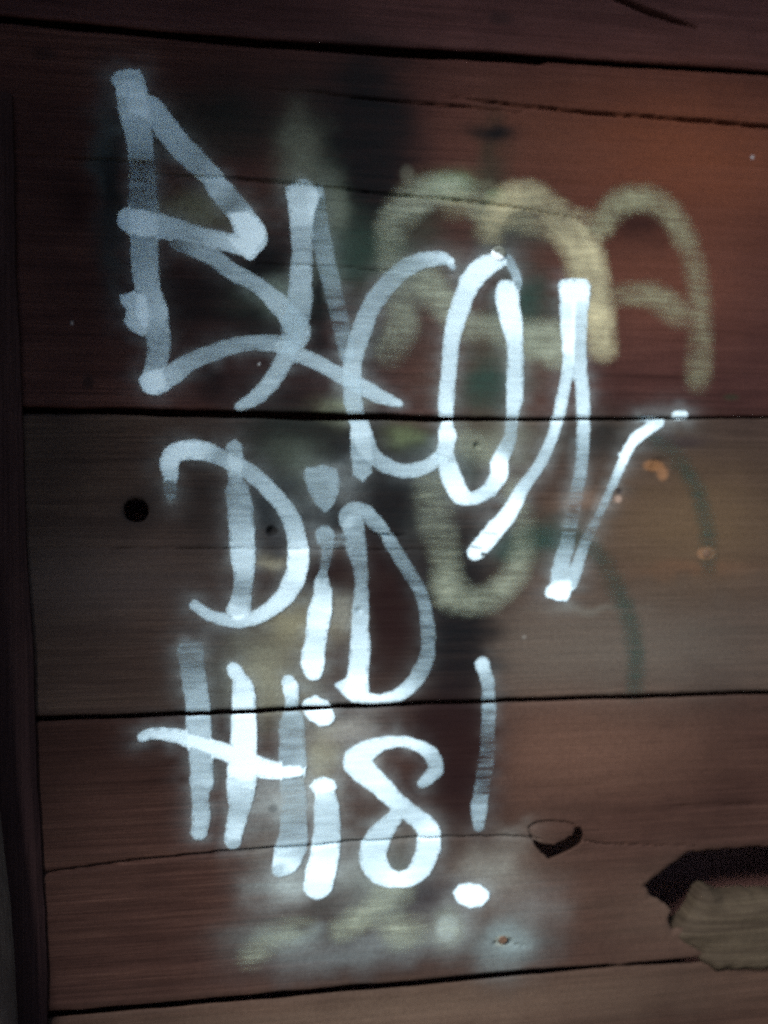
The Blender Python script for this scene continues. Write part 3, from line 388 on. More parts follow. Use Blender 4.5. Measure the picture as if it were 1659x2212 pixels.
class N:
    """tiny node builder"""
    def __init__(self, name):
        self.m = bpy.data.materials.new(name); self.m.use_nodes = True
        self.t = self.m.node_tree; self.t.nodes.clear()
        self.out = self.t.nodes.new('ShaderNodeOutputMaterial')
    def n(self, kind, **props):
        ins = props.pop('ins', {})
        nd = self.t.nodes.new('ShaderNode' + kind)
        for k, v in props.items(): setattr(nd, k, v)
        for k, v in ins.items():
            if isinstance(v, bpy.types.NodeSocket): self.t.links.new(v, nd.inputs[k])
            else: nd.inputs[k].default_value = v
        return nd
    def math(self, op, a, b=0.0, c=0.0, clamp=False):
        return self.n('Math', operation=op, use_clamp=clamp, ins={0: a, 1: b, 2: c}).outputs[0]
    def mix(self, f, a, b, blend='MIX'):
        nd = self.n('Mix', data_type='RGBA', blend_type=blend)
        for s, v in ((nd.inputs[0], f), (nd.inputs[6], a), (nd.inputs[7], b)):
            if isinstance(v, bpy.types.NodeSocket): self.t.links.new(v, s)
            else: s.default_value = v
        return nd.outputs[2]
    def noise(self, vec, scale, detail=4, rough=.55, dist=0.0):
        return self.n('TexNoise', ins={'Vector': vec, 'Scale': scale, 'Detail': detail, 'Roughness': rough, 'Distortion': dist}).outputs[0]
    def ramp(self, f, stops):
        r = self.n('ValToRGB', ins={0: f}); e = r.color_ramp.elements
        while len(e) < len(stops): e.new(0.5)
        for k, (p, c) in zip(e, stops): k.position = p; k.color = (*c, 1)
        return r.outputs[0]
    def rng(self, v, a, b, c, d, smooth=False):
        nd = self.n('MapRange', interpolation_type='SMOOTHSTEP' if smooth else 'LINEAR', ins={0: v, 1: a, 2: b, 3: c, 4: d})
        return nd.outputs[0]

def wood_mat(name, c0, c1, c2, seed=0.0, stain=True, along='x', rough=.62):
    b = N(name)
    co = b.n('TexCoord').outputs['Object']
    sc_ = {'x': (1, 1, 14), 'z': (14, 14, 1)}[along]
    mp = b.n('Mapping', ins={'Vector': co, 'Location': (seed, seed * .7, seed * 1.3), 'Scale': sc_}).outputs[0]
    n1 = b.noise(mp, 5.0, 6, .62, .6)
    mp2 = b.n('Mapping', ins={'Vector': co, 'Location': (seed * 2, 0, seed), 'Scale': tuple(s * (1 if s == 1 else 3) for s in sc_)}).outputs[0]
    n2 = b.noise(mp2, 9.0, 5, .65, .3)
    n3 = b.noise(co, 4.0, 4, .6, .4)
    n4 = b.noise(co, 260.0, 3, .7)
    f = b.math('ADD', b.math('MULTIPLY', n1, .6), b.math('MULTIPLY', n2, .4))
    col = b.ramp(f, [(.30, c0), (.50, c1), (.72, c2)])
    col = b.mix(b.rng(n3, .36, .66, 0, .75), col, (c0[0] * .8, c0[1] * .8, c0[2] * .9, 1))
    mp5 = b.n('Mapping', ins={'Vector': co, 'Location': (0, seed, seed), 'Scale': tuple(s_ * (1 if s_ == 1 else 8) for s_ in sc_)}).outputs[0]
    n5 = b.noise(mp5, 7.0, 4, .7, .5)
    col = b.mix(b.rng(n5, .38, .62, .6, 0), col, (c0[0] * .5, c0[1] * .5, c0[2] * .5, 1))
    dk = b.rng(n2, .60, .72, 0, .55)
    col = b.mix(dk, col, (c0[0] * .35, c0[1] * .35, c0[2] * .4, 1))
    if stain:
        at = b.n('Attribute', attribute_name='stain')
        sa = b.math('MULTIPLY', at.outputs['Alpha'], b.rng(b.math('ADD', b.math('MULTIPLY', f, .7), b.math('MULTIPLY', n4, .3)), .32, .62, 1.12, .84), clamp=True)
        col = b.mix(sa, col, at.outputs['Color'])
    col = b.mix(b.rng(n4, .3, .8, 0, .35), col, b.mix(1.0, col, (.45, .42, .45, 1), 'MULTIPLY'))
    hgt = b.math('ADD', b.math('MULTIPLY', b.math('ADD', n2, n5), .5), b.math('MULTIPLY', n4, .3))
    bp = b.n('Bump', ins={'Strength': .5, 'Distance': .0016, 'Height': hgt}).outputs[0]
    p = b.n('BsdfPrincipled', ins={'Base Color': col, 'Roughness': b.rng(n1, .3, .7, rough + .2, rough + .08), 'Specular IOR Level': .06, 'Normal': bp})
    b.t.links.new(p.outputs[0], b.out.inputs[0])
    return b.m

def paint_mat(name, col_thick, col_thin, soft, ragged, gain=1.0, power=1.0):
    """sprayed paint: ragged edge from the 'sdf' attribute, film thickness from 'dens', grain of the wood showing where thin"""
    b = N(name)
    co = b.n('TexCoord').outputs['Object']
    sdf = b.n('Attribute', attribute_name='sdf').outputs['Fac']
    den = b.n('Attribute', attribute_name='dens').outputs['Fac']
    mp = b.n('Mapping', ins={'Vector': co, 'Scale': (1, 1, 9)}).outputs[0]
    grain = b.noise(mp, 22.0, 5, .65, .4)
    mpe = b.n('Mapping', ins={'Vector': co, 'Scale': (1, 1, 5)}).outputs[0]
    e1 = b.noise(mpe, 120.0, 4, .7); e2 = b.noise(mpe, 34.0, 3, .6); wear = b.noise(co, 15.0, 4, .6)
    speck = b.noise(co, 900.0, 2, .6)
    en = b.math('ADD', b.math('MULTIPLY', b.math('SUBTRACT', e1, .5), ragged), b.math('MULTIPLY', b.math('SUBTRACT', e2, .5), ragged * 1.2))
    s = b.math('ADD', sdf, en)
    edge = b.rng(s, -soft, soft * (.7 if soft < 3 else 1.0), 1.0, 0.0, True)
    thin = b.math('SUBTRACT', 1.0, den)
    g = b.math('MULTIPLY', b.math('SUBTRACT', b.math('ADD', b.math('MULTIPLY', grain, .92), b.math('MULTIPLY', speck, .08)), .5), b.math('MULTIPLY', thin, 1.3))
    g2 = b.math('MULTIPLY', b.math('SUBTRACT', e2, .5), .22)
    dd = b.math('ADD', b.math('ADD', b.math('MULTIPLY', b.math('POWER', den, power), gain), g), g2, clamp=True)
    if soft > 3: dd = b.math('MULTIPLY', dd, b.rng(b.math('ADD', b.math('MULTIPLY', wear, .8), b.math('MULTIPLY', grain, .2)), .36, .62, .4, 1.15), clamp=True)
    al = b.math('MULTIPLY', edge, dd, clamp=True)
    col = b.mix(dd, (*col_thin, 1), (*col_thick, 1))
    bp = b.n('Bump', ins={'Strength': .25, 'Distance': .0006, 'Height': b.math('ADD', grain, b.math('MULTIPLY', speck, .3))}).outputs[0]
    p = b.n('BsdfPrincipled', ins={'Base Color': col, 'Roughness': .55, 'Specular IOR Level': .3, 'Alpha': al, 'Normal': bp})
    b.t.links.new(p.outputs[0], b.out.inputs[0])
    return b.m

M_WOOD = [wood_mat('weathered_brown_wood_%s' % k, *c, seed=s) for k, c, s in (
    ('a', ((.030, .012, .012), (.070, .028, .027), (.102, .044, .040)), 1.3),
    ('b', ((.030, .011, .010), (.072, .028, .023), (.106, .044, .033)), 5.1),
    ('c', ((.029, .017, .014), (.068, .041, .031), (.102, .065, .047)), 9.7),
    ('d', ((.022, .009, .007), (.053, .024, .018), (.080, .039, .028)), 13.9),
    ('e', ((.023, .011, .008), (.055, .028, .020), (.083, .045, .032)), 21.4))]
M_SHADE_STRIP = wood_mat('shade_strip_wood', (.019, .009, .009), (.042, .020, .019), (.062, .031, .028), seed=44, stain=False, along='z')  # dark tone for the strip that stands in for shadow
M_PLAIN = wood_mat('plain_brown_wood', (.030, .018, .014), (.070, .042, .030), (.105, .064, .045), seed=31, stain=False)
M_POST = wood_mat('grey_post_wood', (.08, .055, .044), (.16, .115, .09), (.24, .18, .14), seed=3, stain=False, along='z')
M_RAW = wood_mat('raw_splintered_wood', (.028, .018, .012), (.068, .049, .032), (.115, .086, .054), seed=8, stain=False)
PAINT = {'white': paint_mat('white_spray_paint', (.71, .85, .92), (.35, .52, .61), 1.9, 2.2, power=1.75),
         'olive': paint_mat('faded_olive_spray', (.40, .42, .32), (.27, .30, .22), 11.0, 3.0, 1.1),
         'yellow': paint_mat('faded_yellow_spray', (.50, .43, .26), (.33, .31, .20), 10.0, 3.0, 1.0),
         'yellowgreen': paint_mat('faded_yellow_green_spray', (.34, .32, .20), (.24, .24, .15), 10.0, 3.0, 1.0),
         'green': paint_mat('faded_green_spray', (.022, .050, .040), (.022, .045, .036), 8.0, 3.0, 1.2)}
DARK = N('dark_interior'); DARK.t.links.new(DARK.n('BsdfDiffuse', ins={'Color': (.17, .08, .07, 1)}).outputs[0], DARK.out.inputs[0]); DARK = DARK.m

# ------------------------------------------------------------------ wall surface sampled on one shared grid
STEP = 1.4
xs = np.concatenate([np.arange(-1500, -410, 30.), np.arange(-404, 452, STEP), np.arange(470, 1700, 30.)])
zs = np.concatenate([np.arange(30, 735, 15.), np.arange(740, 1862, STEP), np.arange(1875, 2400, 15.)])
NX = len(xs)

def vnoise(x, y, seed):
    """smooth value noise"""
    r = np.random.default_rng(seed); T = r.random((256, 256))
    xi = np.floor(x).astype(int); yi = np.floor(y).astype(int); fx = x - xi; fy = y - yi
    fx = fx * fx * (3 - 2 * fx); fy = fy * fy * (3 - 2 * fy)
    a = T[yi % 256, xi % 256]; b_ = T[yi % 256, (xi + 1) % 256]; c = T[(yi + 1) % 256, xi % 256]; d = T[(yi + 1) % 256, (xi + 1) % 256]
    return (a * (1 - fx) + b_ * fx) * (1 - fy) + (c * (1 - fx) + d * fx) * fy - .5

def poly_sdf(px, pz, poly):
    P = np.array(poly, dtype=float); best = np.full(px.shape, 1e9); inside = np.zeros(px.shape, bool)
    for (x0, z0), (x1, z1) in zip(P, np.roll(P, -1, axis=0)):
        dx, dz = x1 - x0, z1 - z0
        t = np.clip(((px - x0) * dx + (pz - z0) * dz) / (dx * dx + dz * dz + 1e-9), 0, 1)
        best = np.minimum(best, np.hypot(px - x0 - t * dx, pz - z0 - t * dz))
        c = ((z0 > pz) != (z1 > pz)) & (px < dx * (pz - z0) / (dz if abs(dz) > 1e-9 else 1e-9) + x0)
        inside ^= c
    return np.where(inside, -best, best)

def spline(pts, step):
    P = np.array(pts, dtype=float)
    if len(P) == 1: return P
    Q = np.vstack([2 * P[0] - P[1], P, 2 * P[-1] - P[-2]]); out = []
    for i in range(1, len(Q) - 2):
        n = max(2, int(np.hypot(*(Q[i + 1] - Q[i])[:2]) / step))
        t = np.arange(n)[:, None] / n
        a, b_, c, d = Q[i - 1], Q[i], Q[i + 1], Q[i + 2]
        seg = .5 * (2 * b_ + (c - a) * t + (2 * a - 5 * b_ + 4 * c - d) * t ** 2 + (3 * b_ - a - 3 * c + d) * t ** 3)
        seg[:, 2:] = b_[2:] + (c - b_)[2:] * t
        out.append(seg)
    return np.vstack(out + [P[-1:]])

def stroke_sdf(px, pz, samples):
    best = np.full(px.shape, 1e9); val = np.zeros(px.shape)
    for x, z, w, d in samples:
        q = np.hypot(px - x, pz - z) - w / 2
        m = q < best
        best[m] = q[m]; val[m] = d
    return best, val

# plank joints, bottom to top; beyond the traced ones the boards go on at the same spacing
joints = []
def const_joint(z, w): return np.full(NX, z), np.full(NX, w)
tr = []
for s in SEAMS:
    s = np.array(s)
    tr.append((np.interp(xs, s[:, 0], s[:, 1]) + vnoise(xs / 40, xs * 0 + s[0, 1], 5) * 1.2 + vnoise(xs / 9, xs * 0 + s[0, 1], 6) * .5,
               np.interp(xs, s[:, 0], s[:, 2]) * (1 + .35 * vnoise(xs / 25, xs * 0 + s[0, 1], 7))))
tr = tr[::-1]                                                                   # lowest first
low = tr[0][0].mean(); high = tr[-1][0].mean()
joints = [const_joint(low - 560, 5.), const_joint(low - 285, 5.)] + tr + [const_joint(high + 290, 5.), const_joint(high + 560, 5.)]
NP = len(joints) + 1
rows, row_plank = [], []                                                        # every plank gets its own rows, running along its two edges
for k in range(NP):
    lo = joints[k - 1][0] + joints[k - 1][1] / 2 if k else np.full(NX, zs[0])
    hi = joints[k][0] - joints[k][1] / 2 if k < NP - 1 else np.full(NX, zs[-1])
    inner = zs[(zs > lo.mean() + STEP * .4) & (zs < hi.mean() - STEP * .4)]
    t = np.concatenate([[0.], (inner - lo.mean()) / (hi.mean() - lo.mean()), [1.]])
    for q in t: rows.append(lo + (hi - lo) * q); row_plank.append(k)
Z = np.array(rows); NZ = len(rows); X = np.repeat(xs[None, :], NZ, 0)
zrow = np.maximum.accumulate(Z.mean(1)); row_plank = np.array(row_plank)

def window(pts, pad):
    P = np.array([p[:2] for p in pts]); 
    i0, i1 = np.searchsorted(xs, [P[:, 0].min() - pad, P[:, 0].max() + pad]); j0, j1 = np.searchsorted(zrow, [P[:, 1].min() - pad - 12, P[:, 1].max() + pad + 12])
    return slice(max(j0, 0), min(j1 + 1, NZ)), slice(max(i0, 0), min(i1 + 1, NX))

# ---- relief (h > 0 stands proud of the wall, towards the viewer), in millimetres
H = vnoise(X / 130, Z / 60, 1) * 1.6 + vnoise(X / 45, Z / 6, 2) * .35 + vnoise(X / 90 + vnoise(X / 60, Z / 30, 9) * 1.2, Z / 3.1, 3) * .28
pid = np.repeat(row_plank[:, None], NX, 1)
offs = np.array([0, .8, -.6, 1.5, 0, -1.0, 1.2, .3, 0][:NP])
H += offs[pid]
gap = np.full(X.shape, 1e9)                                                     # distance to the nearest joint edge (negative inside the joint)
for zj, wj in joints: gap = np.minimum(gap, np.abs(Z - zj[None, :]) - wj[None, :] / 2)
H -= 2.2 * np.clip(1 - gap / 4.0, 0, 1) ** 2
crk = np.full(X.shape, 1e9)
for c in CRACKS:
    sl = window(c, 12); sm = spline([(x, z, w, 1.) for x, z, w in c], 1.0)
    sm[:, 1] += vnoise(sm[:, 0] / 14, sm[:, 0] * 0 + sm[0, 1], 12) * 1.0
    d, _ = stroke_sdf(X[sl], Z[sl], sm[:, :4]); wl = np.interp(X[sl], sm[:, 0], sm[:, 2])
    crk[sl] = np.minimum(crk[sl], d)
    H[sl] -= np.clip(2 + wl * 2.4, 0, 12) * np.clip(.35 - d / np.maximum(wl, 1.2) * 1.3, 0, 1) ** .8
    H[sl] -= .5 * np.clip(1 - np.abs(d) / 4, 0, 1)
hole_s = poly_sdf(X, Z, HOLE) if True else None
hole_s = hole_s + vnoise(X / 7, Z / 7, 21) * 2.0
cres_s = poly_sdf(X, Z, CRES)
knot_s = poly_sdf(X, Z, KNOT)
void_s = np.minimum(np.minimum(hole_s, cres_s - 2.0), np.hypot((X - DENTS[0][0]) / 1.1, Z - DENTS[0][1]) - 10 + vnoise(X / 6, Z / 6, 91) * 2)
H -= 2.5 * np.clip(1 - hole_s / 6, 0, 1) ** 2 * (hole_s > -3)
H -= 4.0 * np.clip(1 - np.abs(knot_s - .5) / 2.2, 0, 1)
H += np.where(knot_s < 0, 1.6 * (1 - np.exp(knot_s / 3)), 0) + .8 * np.exp(-(np.clip(knot_s, 0, 99) / 7) ** 2)
for kx, kz, r, dep in DENTS:
    H -= dep * np.clip(1 - (np.hypot(X - kx, Z - kz) / r) ** 2, 0, 1)

# ---- soft old spray, mist, weathered patches: colour and cover
SC = np.zeros(X.shape + (3,)); SA = np.zeros(X.shape)
fine = (X > -405) & (X < 455) & (Z > 735) & (Z < 1865)
wx = X + vnoise(X / 22, Z / 16, 31) * 14 + vnoise(X / 7, Z / 5, 32) * 4
wz = Z + vnoise(X / 20, Z / 15, 33) * 11 + vnoise(X / 8, Z / 4, 34) * 3
def blotch(sx, sz, rx, rz, col, a):
    small = max(rx, rz) < 16
    sl = window([(sx - 2.4 * rx - 12, sz - 2.4 * rz - 12), (sx + 2.4 * rx + 12, sz + 2.4 * rz + 12)], 2)
    px, pz = (X[sl], Z[sl]) if small else (wx[sl], wz[sl])
    q = ((px - sx) / rx) ** 2 + ((pz - sz) / rz) ** 2
    m = min(a * (1.0 if small else 1.75 if max(col) < .06 else 1.3), .97) * (np.clip(1.25 - q, 0, 1) if small else np.exp(-q * .8))
    a0 = SA[sl]; an = m + a0 * (1 - m)
    SC[sl] = np.where(an[..., None] > 1e-5, (np.array(col) * m[..., None] + SC[sl] * (a0 * (1 - m))[..., None]) / np.maximum(an, 1e-5)[..., None], 0)
    SA[sl] = an

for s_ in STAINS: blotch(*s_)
MIST_GLOW = .24
# ---- paint films of the letters, and a pale halo: overspray plus painted glow
def film(mat, strokes, polys, cuts):
    pts = [p for s in strokes for p in s] + [p for g_, _ in polys for p in g_]
    wmax = max([p[2] for s in strokes for p in s] + [4])
    soft = {'white': 1.5}.get(mat, 7.0)
    sl = window(pts, wmax / 2 + 34)
    px, pz = X[sl], Z[sl]
    white = mat == 'white'
    sdf = np.full(px.shape, 1e9); dens = np.zeros(px.shape)
    wob = vnoise(px / 6, pz / 6, 61) * (1.3 if white else 3.0)
    def lay(d, val):
        nonlocal sdf, dens
        t = np.clip((1.6 - d) / 3.4, 0, 1) if white else np.clip((6 - d) / 9, 0, 1)
        c = val * t * t * (3 - 2 * t)
        dens = np.maximum(dens, c) + (.16 if white else .1) * np.minimum(dens, c)
        sdf = np.minimum(sdf, d)
    for s in strokes:
        d, val = stroke_sdf(px, pz, spline(s, .9)); lay(d + wob, val)
    for poly, val in polys: lay(poly_sdf(px, pz, poly) + wob, val)
    for s in cuts:
        d, _ = stroke_sdf(px, pz, spline(s, .9)); sdf = np.maximum(sdf, -d)
    dens = np.clip(dens, 0, 1)
    for _ in range(2 if white else 5):                                          # keep the film's thickness right out to its rim; the rim fades by distance alone
        pad = np.pad(dens, 1, mode='edge')
        grow = np.max([pad[1 + a:pad.shape[0] - 1 + a, 1 + b_:pad.shape[1] - 1 + b_] for a in (-1, 0, 1) for b_ in (-1, 0, 1)], axis=0)
        dens = np.where(sdf > (-.7 if white else -2.), np.maximum(dens, grow), dens)
    return sl, sdf - (1.1 if white else 2.0), dens

FILMS = [film(*l[1:]) for l in LETTERS]
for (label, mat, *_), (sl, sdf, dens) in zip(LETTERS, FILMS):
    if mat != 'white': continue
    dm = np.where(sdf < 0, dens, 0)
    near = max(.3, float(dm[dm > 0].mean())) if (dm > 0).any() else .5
    m = MIST_GLOW * near * np.exp(-np.clip(sdf, 0, 99) / 9.5) * np.clip(1 - sdf / 33, 0, 1) * (1 + 1.2 * vnoise(X[sl] / 11, Z[sl] / 8, 71))
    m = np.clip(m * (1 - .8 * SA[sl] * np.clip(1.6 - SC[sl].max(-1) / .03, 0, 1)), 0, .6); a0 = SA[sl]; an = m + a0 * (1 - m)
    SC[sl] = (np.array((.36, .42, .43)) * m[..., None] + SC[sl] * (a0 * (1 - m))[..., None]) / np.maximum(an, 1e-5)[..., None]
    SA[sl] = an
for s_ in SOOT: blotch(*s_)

# vertices near a joint or a void slide onto its edge so that edges are clean curves
VX = X.copy(); VZ = Z.copy()
gz, gx = np.gradient(void_s); gl = np.hypot(gx, gz) + 1e-6
m = (np.abs(void_s) < STEP * .6) & fine
VX = np.where(m, VX - void_s * gx / gl, VX); VZ = np.where(m, VZ - void_s * gz / gl, VZ)

cv = .25 * (void_s[:-1, :-1] + void_s[1:, :-1] + void_s[:-1, 1:] + void_s[1:, 1:])
solid = (cv > 0) & (row_plank[:-1] == row_plank[1:])[:, None]
pidc = np.repeat(row_plank[:-1, None], NX - 1, 1)
mid_z = np.array([Z[row_plank == k].mean() for k in range(NP)])
IDX = np.arange(NX * NZ).reshape(NZ, NX)

def sheet(name, mask, mat, parent, lift, attrs, thick=0.0):
    """the grid cells in mask as one mesh, lifted off the wall plane; with thick, edges run back by that depth"""
    jz, ix = np.nonzero(mask)
    q = np.stack([IDX[jz, ix], IDX[jz, ix + 1], IDX[jz + 1, ix + 1], IDX[jz + 1, ix]], 1)
    used, inv = np.unique(q, return_inverse=True); q = inv.reshape(q.shape)
    v = np.stack([VX.ravel()[used], -(H.ravel()[used] + lift), VZ.ravel()[used]], 1) / 1000.
    at = {k: a.reshape(NX * NZ, -1)[used] if a.ndim == 3 else a.ravel()[used] for k, a in attrs.items()}
    if thick:
        e = np.concatenate([q[:, [0, 1]], q[:, [1, 2]], q[:, [2, 3]], q[:, [3, 0]]])
        key = np.sort(e, 1); key = key[:, 0].astype(np.int64) * len(used) + key[:, 1]
        u, first, cnt = np.unique(key, return_index=True, return_counts=True)
        be = e[first[cnt == 1]]
        bv, binv = np.unique(be, return_inverse=True); binv = binv.reshape(be.shape) + len(v)
        back = v[bv].copy(); back[:, 1] = thick
        ub = used[bv]; vb = void_s.ravel()[ub] < STEP * 1.2                     # sawn edges are undercut, broken edges splay open behind
        back[:, 2] += np.where(vb, gz.ravel()[ub] / gl.ravel()[ub] * .012, np.sign(mid_z[pid.ravel()[ub]] - v[bv][:, 2] * 1000) * .016)
        back[:, 0] += np.where(vb, gx.ravel()[ub] / gl.ravel()[ub] * .012, 0)
        n0 = len(v); v = np.vstack([v, back])
        at = {k: np.concatenate([a, a[bv]]) for k, a in at.items()}
        q = np.vstack([q, np.stack([be[:, 1], be[:, 0], binv[:, 0], binv[:, 1]], 1)])
    return mesh_from(name, v, q, mat, parent, at)

# ------------------------------------------------------------------ setting
GR = N('trodden_earth')
gco = GR.n('TexCoord').outputs['Object']
GR.t.links.new(GR.n('BsdfPrincipled', ins={'Base Color': GR.ramp(GR.noise(gco, 3.0, 8, .65), [(.3, (.05, .04, .03)), (.7, (.13, .10, .075))]), 'Roughness': .95}).outputs[0], GR.out.inputs[0])
g = mesh_from('ground', [(-150, -150, 0), (150, -150, 0), (150, 150, 0), (-150, 150, 0)], [(0, 1, 2, 3)], GR.m)
g['kind'] = 'structure'

wall = link(bpy.data.objects.new('plank_wall', None))
wall['label'] = 'dark brown horizontal plank wall sprayed with white graffiti words'
wall['category'] = 'wall'; wall['kind'] = 'thing'

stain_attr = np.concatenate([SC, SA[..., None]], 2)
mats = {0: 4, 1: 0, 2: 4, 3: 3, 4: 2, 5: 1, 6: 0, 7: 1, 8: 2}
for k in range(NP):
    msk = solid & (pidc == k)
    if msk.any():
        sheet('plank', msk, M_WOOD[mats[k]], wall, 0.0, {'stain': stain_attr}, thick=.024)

# dim space behind the planks, closed on all sides but the joints
def open_box(name, lo, hi, mat, parent):
    x0, y0, z0 = lo; x1, y1, z1 = hi
    v = [(x0,y0,z0),(x1,y0,z0),(x1,y1,z0),(x0,y1,z0),(x0,y0,z1),(x1,y0,z1),(x1,y1,z1),(x0,y1,z1)]
    return mesh_from(name, v, [(0,1,2,3),(7,6,5,4),(1,5,6,2),(2,6,7,3),(3,7,4,0)], mat, parent, smooth=False)
open_box('interior', (xs[0] / 1000, .0245, .02), (xs[-1] / 1000, .16, 2.42), DARK, wall)

# ------------------------------------------------------------------ graffiti: each letter is a film of paint on the planks
lift = .25
for i in sorted(range(len(LETTERS)), key=lambda i: LETTERS[i][1] == 'white'):
    label, mat = LETTERS[i][:2]; sl, sdf, dens = FILMS[i]
    A = np.full(X.shape, 99.); A[sl] = sdf; D = np.zeros(X.shape); D[sl] = dens
    lim = {'white': 1.8}.get(mat, 8.0)
    ca = np.minimum(np.minimum(A[:-1, :-1], A[1:, :-1]), np.minimum(A[:-1, 1:], A[1:, 1:]))
    name = 'faded_tag_stroke' if mat != 'white' else 'paint_dot' if 'dash' in label or 'dot under' in label else 'graffiti_letter'
    o = sheet(name, solid & (ca < lim), PAINT[mat], wall, lift, {'sdf': A, 'dens': D})
    o['label'] = label
    lift += .10

# ------------------------------------------------------------------ splintered wood in the hole
def lump(name, outline, depth_fn, mat, parent, back):
    """solid piece with an irregular outline: front face on a fine grid, relief from depth_fn, sides run back"""
    P = np.array(outline)
    st = 2.0
    ax = np.arange(P[:, 0].min() - 4, P[:, 0].max() + 4, st); az = np.arange(P[:, 1].min() - 4, P[:, 1].max() + 4, st)
    gx_, gz_ = np.meshgrid(ax, az)
    s = poly_sdf(gx_, gz_, outline) + vnoise(gx_ / 9, gz_ / 5, 41) * 3
    y = depth_fn(gx_, gz_, s)
    jj, ii = np.nonzero(.25 * (s[:-1, :-1] + s[1:, :-1] + s[:-1, 1:] + s[1:, 1:]) < 0)
    id_ = np.arange(gx_.size).reshape(gx_.shape)
    q = np.stack([id_[jj, ii], id_[jj, ii + 1], id_[jj + 1, ii + 1], id_[jj + 1, ii]], 1)
    used, inv = np.unique(q, return_inverse=True); q = inv.reshape(q.shape)
    dgz, dgx = np.gradient(s, st); gl_ = np.hypot(dgx, dgz) + 1e-6
    mv = np.abs(s) < st * .7
    vx = np.where(mv, gx_ - s * dgx / gl_, gx_); vz = np.where(mv, gz_ - s * dgz / gl_, gz_)
    v = np.stack([vx.ravel()[used], -y.ravel()[used], vz.ravel()[used]], 1) / 1000.
    e = np.concatenate([q[:, [0, 1]], q[:, [1, 2]], q[:, [2, 3]], q[:, [3, 0]]])
    key = np.sort(e, 1); key = key[:, 0].astype(np.int64) * len(used) + key[:, 1]
    u, first, cnt = np.unique(key, return_index=True, return_counts=True)
    be = e[first[cnt == 1]]; bv, binv = np.unique(be, return_inverse=True); binv = binv.reshape(be.shape) + len(v)
    bk = v[bv].copy(); bk[:, 1] = back / 1000.
    v = np.vstack([v, bk]); q = np.vstack([q, np.stack([be[:, 1], be[:, 0], binv[:, 0], binv[:, 1]], 1)])
    return mesh_from(name, v, q, mat, parent)

ctop, cbot = max(p[1] for p in CHUNK), min(p[1] for p in CHUNK)
def chunk_relief(x, z, s):
    t = np.clip((z - cbot) / (ctop - cbot), 0, 1)
    ridge = 9 * (1 - t) ** 1.3 + 2.5
    return ridge + vnoise(x / 45, z / 16, 51) * 5 + vnoise(x / 34, z / 2.4, 52) * 1.0 + vnoise(x / 6, z / 5, 53) * .8 - 11 * np.exp(np.clip(s, -50, 0) / 5.0)
o = lump('splintered_chunk', CHUNK, chunk_relief, M_RAW, wall, 22)
o['label'] = 'pale raw splintered wood under the dark hole in the plank'

# ------------------------------------------------------------------ nail heads
STEEL = N('painted_steel')
sco = STEEL.n('TexCoord').outputs['Object']
sx = STEEL.n('SeparateXYZ', ins={0: sco})
edge_ = STEEL.math('ADD', STEEL.math('ADD', STEEL.math('MULTIPLY', sx.outputs[2], -1.0), STEEL.math('MULTIPLY', sx.outputs[0], -.55)), STEEL.math('MULTIPLY', STEEL.math('SUBTRACT', STEEL.noise(sco, 300., 3), .5), .004))
msk_ = STEEL.rng(edge_, -.0002, .0012, 0, 1, True)
bc = STEEL.mix(msk_, STEEL.ramp(STEEL.noise(sco, 400., 4), [(.3, (.08, .08, .065)), (.7, (.20, .21, .18))]), (.80, .86, .89, 1))
STEEL.t.links.new(STEEL.n('BsdfPrincipled', ins={'Base Color': bc, 'Roughness': .75, 'Specular IOR Level': .2}).outputs[0], STEEL.out.inputs[0])
RUST = N('rusty_steel')
RUST.t.links.new(RUST.n('BsdfPrincipled', ins={'Base Color': RUST.ramp(RUST.noise(RUST.n('TexCoord').outputs['Object'], 500., 4), [(.3, (.03, .018, .012)), (.7, (.16, .08, .045))]), 'Roughness': .7}).outputs[0], RUST.out.inputs[0])

def surf(x, z):
    i = int(np.clip(np.searchsorted(xs, x), 1, NX - 1)); j = int(np.clip(np.searchsorted(zs, z), 1, NZ - 1))
    return float(H[j, i])
def nail(x, z, r, mat, proud, tilt):
    prof = [(0, 1.0), (.45, .96), (.78, .80), (.95, .45), (1.0, .1), (.96, -.35), (.35, -.5), (.30, -3.0)]
    n = 20; v = []; q = []
    for pr, ph in prof:
        for k in range(n):
            a = 2 * math.pi * k / n
            v.append((pr * r * math.cos(a) / 1000, -ph * r * .13 / 1000, pr * r * math.sin(a) / 1000))
    for i in range(len(prof) - 1):
        for k in range(n): q.append((i * n + k, i * n + (k + 1) % n, (i + 1) * n + (k + 1) % n, (i + 1) * n + k))
    o = mesh_from('nail_head', v, q, mat, wall)
    o.location = (x / 1000, -(surf(x, z) + proud) / 1000, z / 1000); o.rotation_euler = tilt
    return o
nail(*NAILS[0], 7.2, STEEL.m, 1.6, (.05, 0, -.1))['label'] = 'grey nail head half covered by white paint'
nail(*NAILS[1], 3.6, RUST.m, .8, (0, 0, .1))
nail(*NAILS[2], 4.2, RUST.m, .6, (.1, 0, 0))

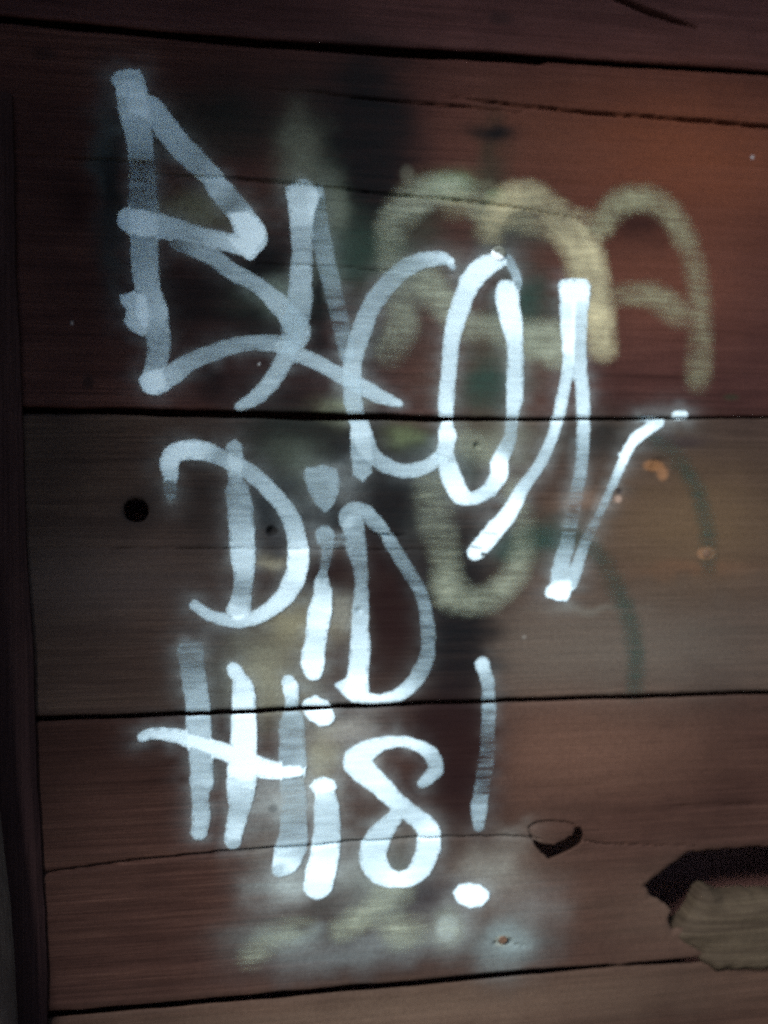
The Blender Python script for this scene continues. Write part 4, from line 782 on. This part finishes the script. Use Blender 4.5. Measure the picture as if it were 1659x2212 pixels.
# ------------------------------------------------------------------ post at the end of the wall, and the unseen blocker added to shade it
def post_mesh(name, label):
    n = 60; v = []; q = []
    prof = [(-1, 1), (-.93, .02), (-.8, -.06), (.8, -.06), (.93, .02), (1, 1)]
    m_ = len(prof)
    for k in range(n + 1):
        t = k / n; z = .0 + 2.4 * t
        cxp = POST_X0 + (POST_X1 - POST_X0) * t
        w = .055 + .004 * math.sin(9 * t + 1) + .002 * math.sin(37 * t)
        for i, (a, b_) in enumerate(prof):
            j = .0025 * math.sin(23 * t + i * 1.7) + .0012 * math.sin(71 * t + i)
            y = -POST_D if b_ < .5 else -.001
            y += (-b_ if b_ < .5 else 0) * -.06 + (j if b_ < .5 else 0)
            v.append((cxp + a * w + j, y, z))
    for k in range(n):
        for i in range(m_ - 1):
            q.append((k * m_ + i, k * m_ + i + 1, (k + 1) * m_ + i + 1, (k + 1) * m_ + i))
    o = mesh_from(name, v, q, M_POST, None)
    bottom = list(range(m_)); 
    o['label'] = label; o['category'] = 'post'
    return o
POST_X0, POST_X1, POST_D = POSTS
post_mesh('leaning_post', 'grey rough timber post leaning against the end of the plank wall')

# dark upright strip, added in place of a shadow band at the left edge
bz = np.linspace(SHADE_STRIP[0][1], 40, 160)
be_ = np.interp(bz, [p[1] for p in SHADE_STRIP][::-1], [p[0] for p in SHADE_STRIP][::-1]) + vnoise(bz / 90, bz * 0, 81) * 3 + vnoise(bz / 22, bz * 0, 82) * .8
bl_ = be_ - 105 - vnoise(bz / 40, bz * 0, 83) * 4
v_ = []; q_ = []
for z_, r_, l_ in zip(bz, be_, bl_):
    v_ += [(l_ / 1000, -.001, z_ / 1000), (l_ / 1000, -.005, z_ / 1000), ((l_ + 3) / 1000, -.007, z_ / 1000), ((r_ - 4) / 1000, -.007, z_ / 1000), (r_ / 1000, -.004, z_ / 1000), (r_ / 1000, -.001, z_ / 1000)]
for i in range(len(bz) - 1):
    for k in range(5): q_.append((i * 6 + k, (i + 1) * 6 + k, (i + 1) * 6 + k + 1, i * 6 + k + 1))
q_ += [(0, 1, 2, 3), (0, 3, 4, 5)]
mesh_from('shade_strip', v_, q_, M_SHADE_STRIP, wall, smooth=False)['label'] = 'dark upright strip standing in for the shadow at the left edge'

# unseen panel and cover, added to shade the wall; sloped edge sets the shadow line
def slab(name, pts_yz, x0, x1, mat, parent):
    n = len(pts_yz)
    bm = bpy.data.meshes.new(name)
    v = [(x0, y, z) for y, z in pts_yz] + [(x1, y, z) for y, z in pts_yz]
    f = [tuple(range(n))[::-1], tuple(range(n, 2 * n))] + [(i, (i + 1) % n, n + (i + 1) % n, n + i) for i in range(n)]
    bm.from_pydata(v, [], f); bm.materials.append(mat); bm.update()
    return link(bpy.data.objects.new(name, bm), parent)

blocker = link(bpy.data.objects.new('shade_blocker', None))
blocker['label'] = 'unseen boarded panel and cover added to shade the plank wall'; blocker['category'] = 'shelter'
def edge_y(z): return -(EDGE_A + (z - 1.65) * EDGE_B)
zb = 0.01; kb = 0
while zb < 2.62:
    zt = min(zb + .232, 2.62)
    slab('blocker_side', [(-.004, zb), (edge_y(zb), zb), (edge_y(zt - .004), zt - .004), (-.004, zt - .004)], END_X - .022 + .003 * (kb % 2), END_X + .003 * (kb % 2), M_PLAIN, blocker)
    zb = zt; kb += 1
for i in range(12):
    y1 = -BLOCKER_D * i / 12; y0 = -BLOCKER_D * (i + 1) / 12
    box_obj('blocker_top', (END_X - .15, y0 + .002, 2.66 + .004 * (i % 2)), (2.0, y1, 2.685 + .004 * (i % 2)), M_PLAIN, blocker)
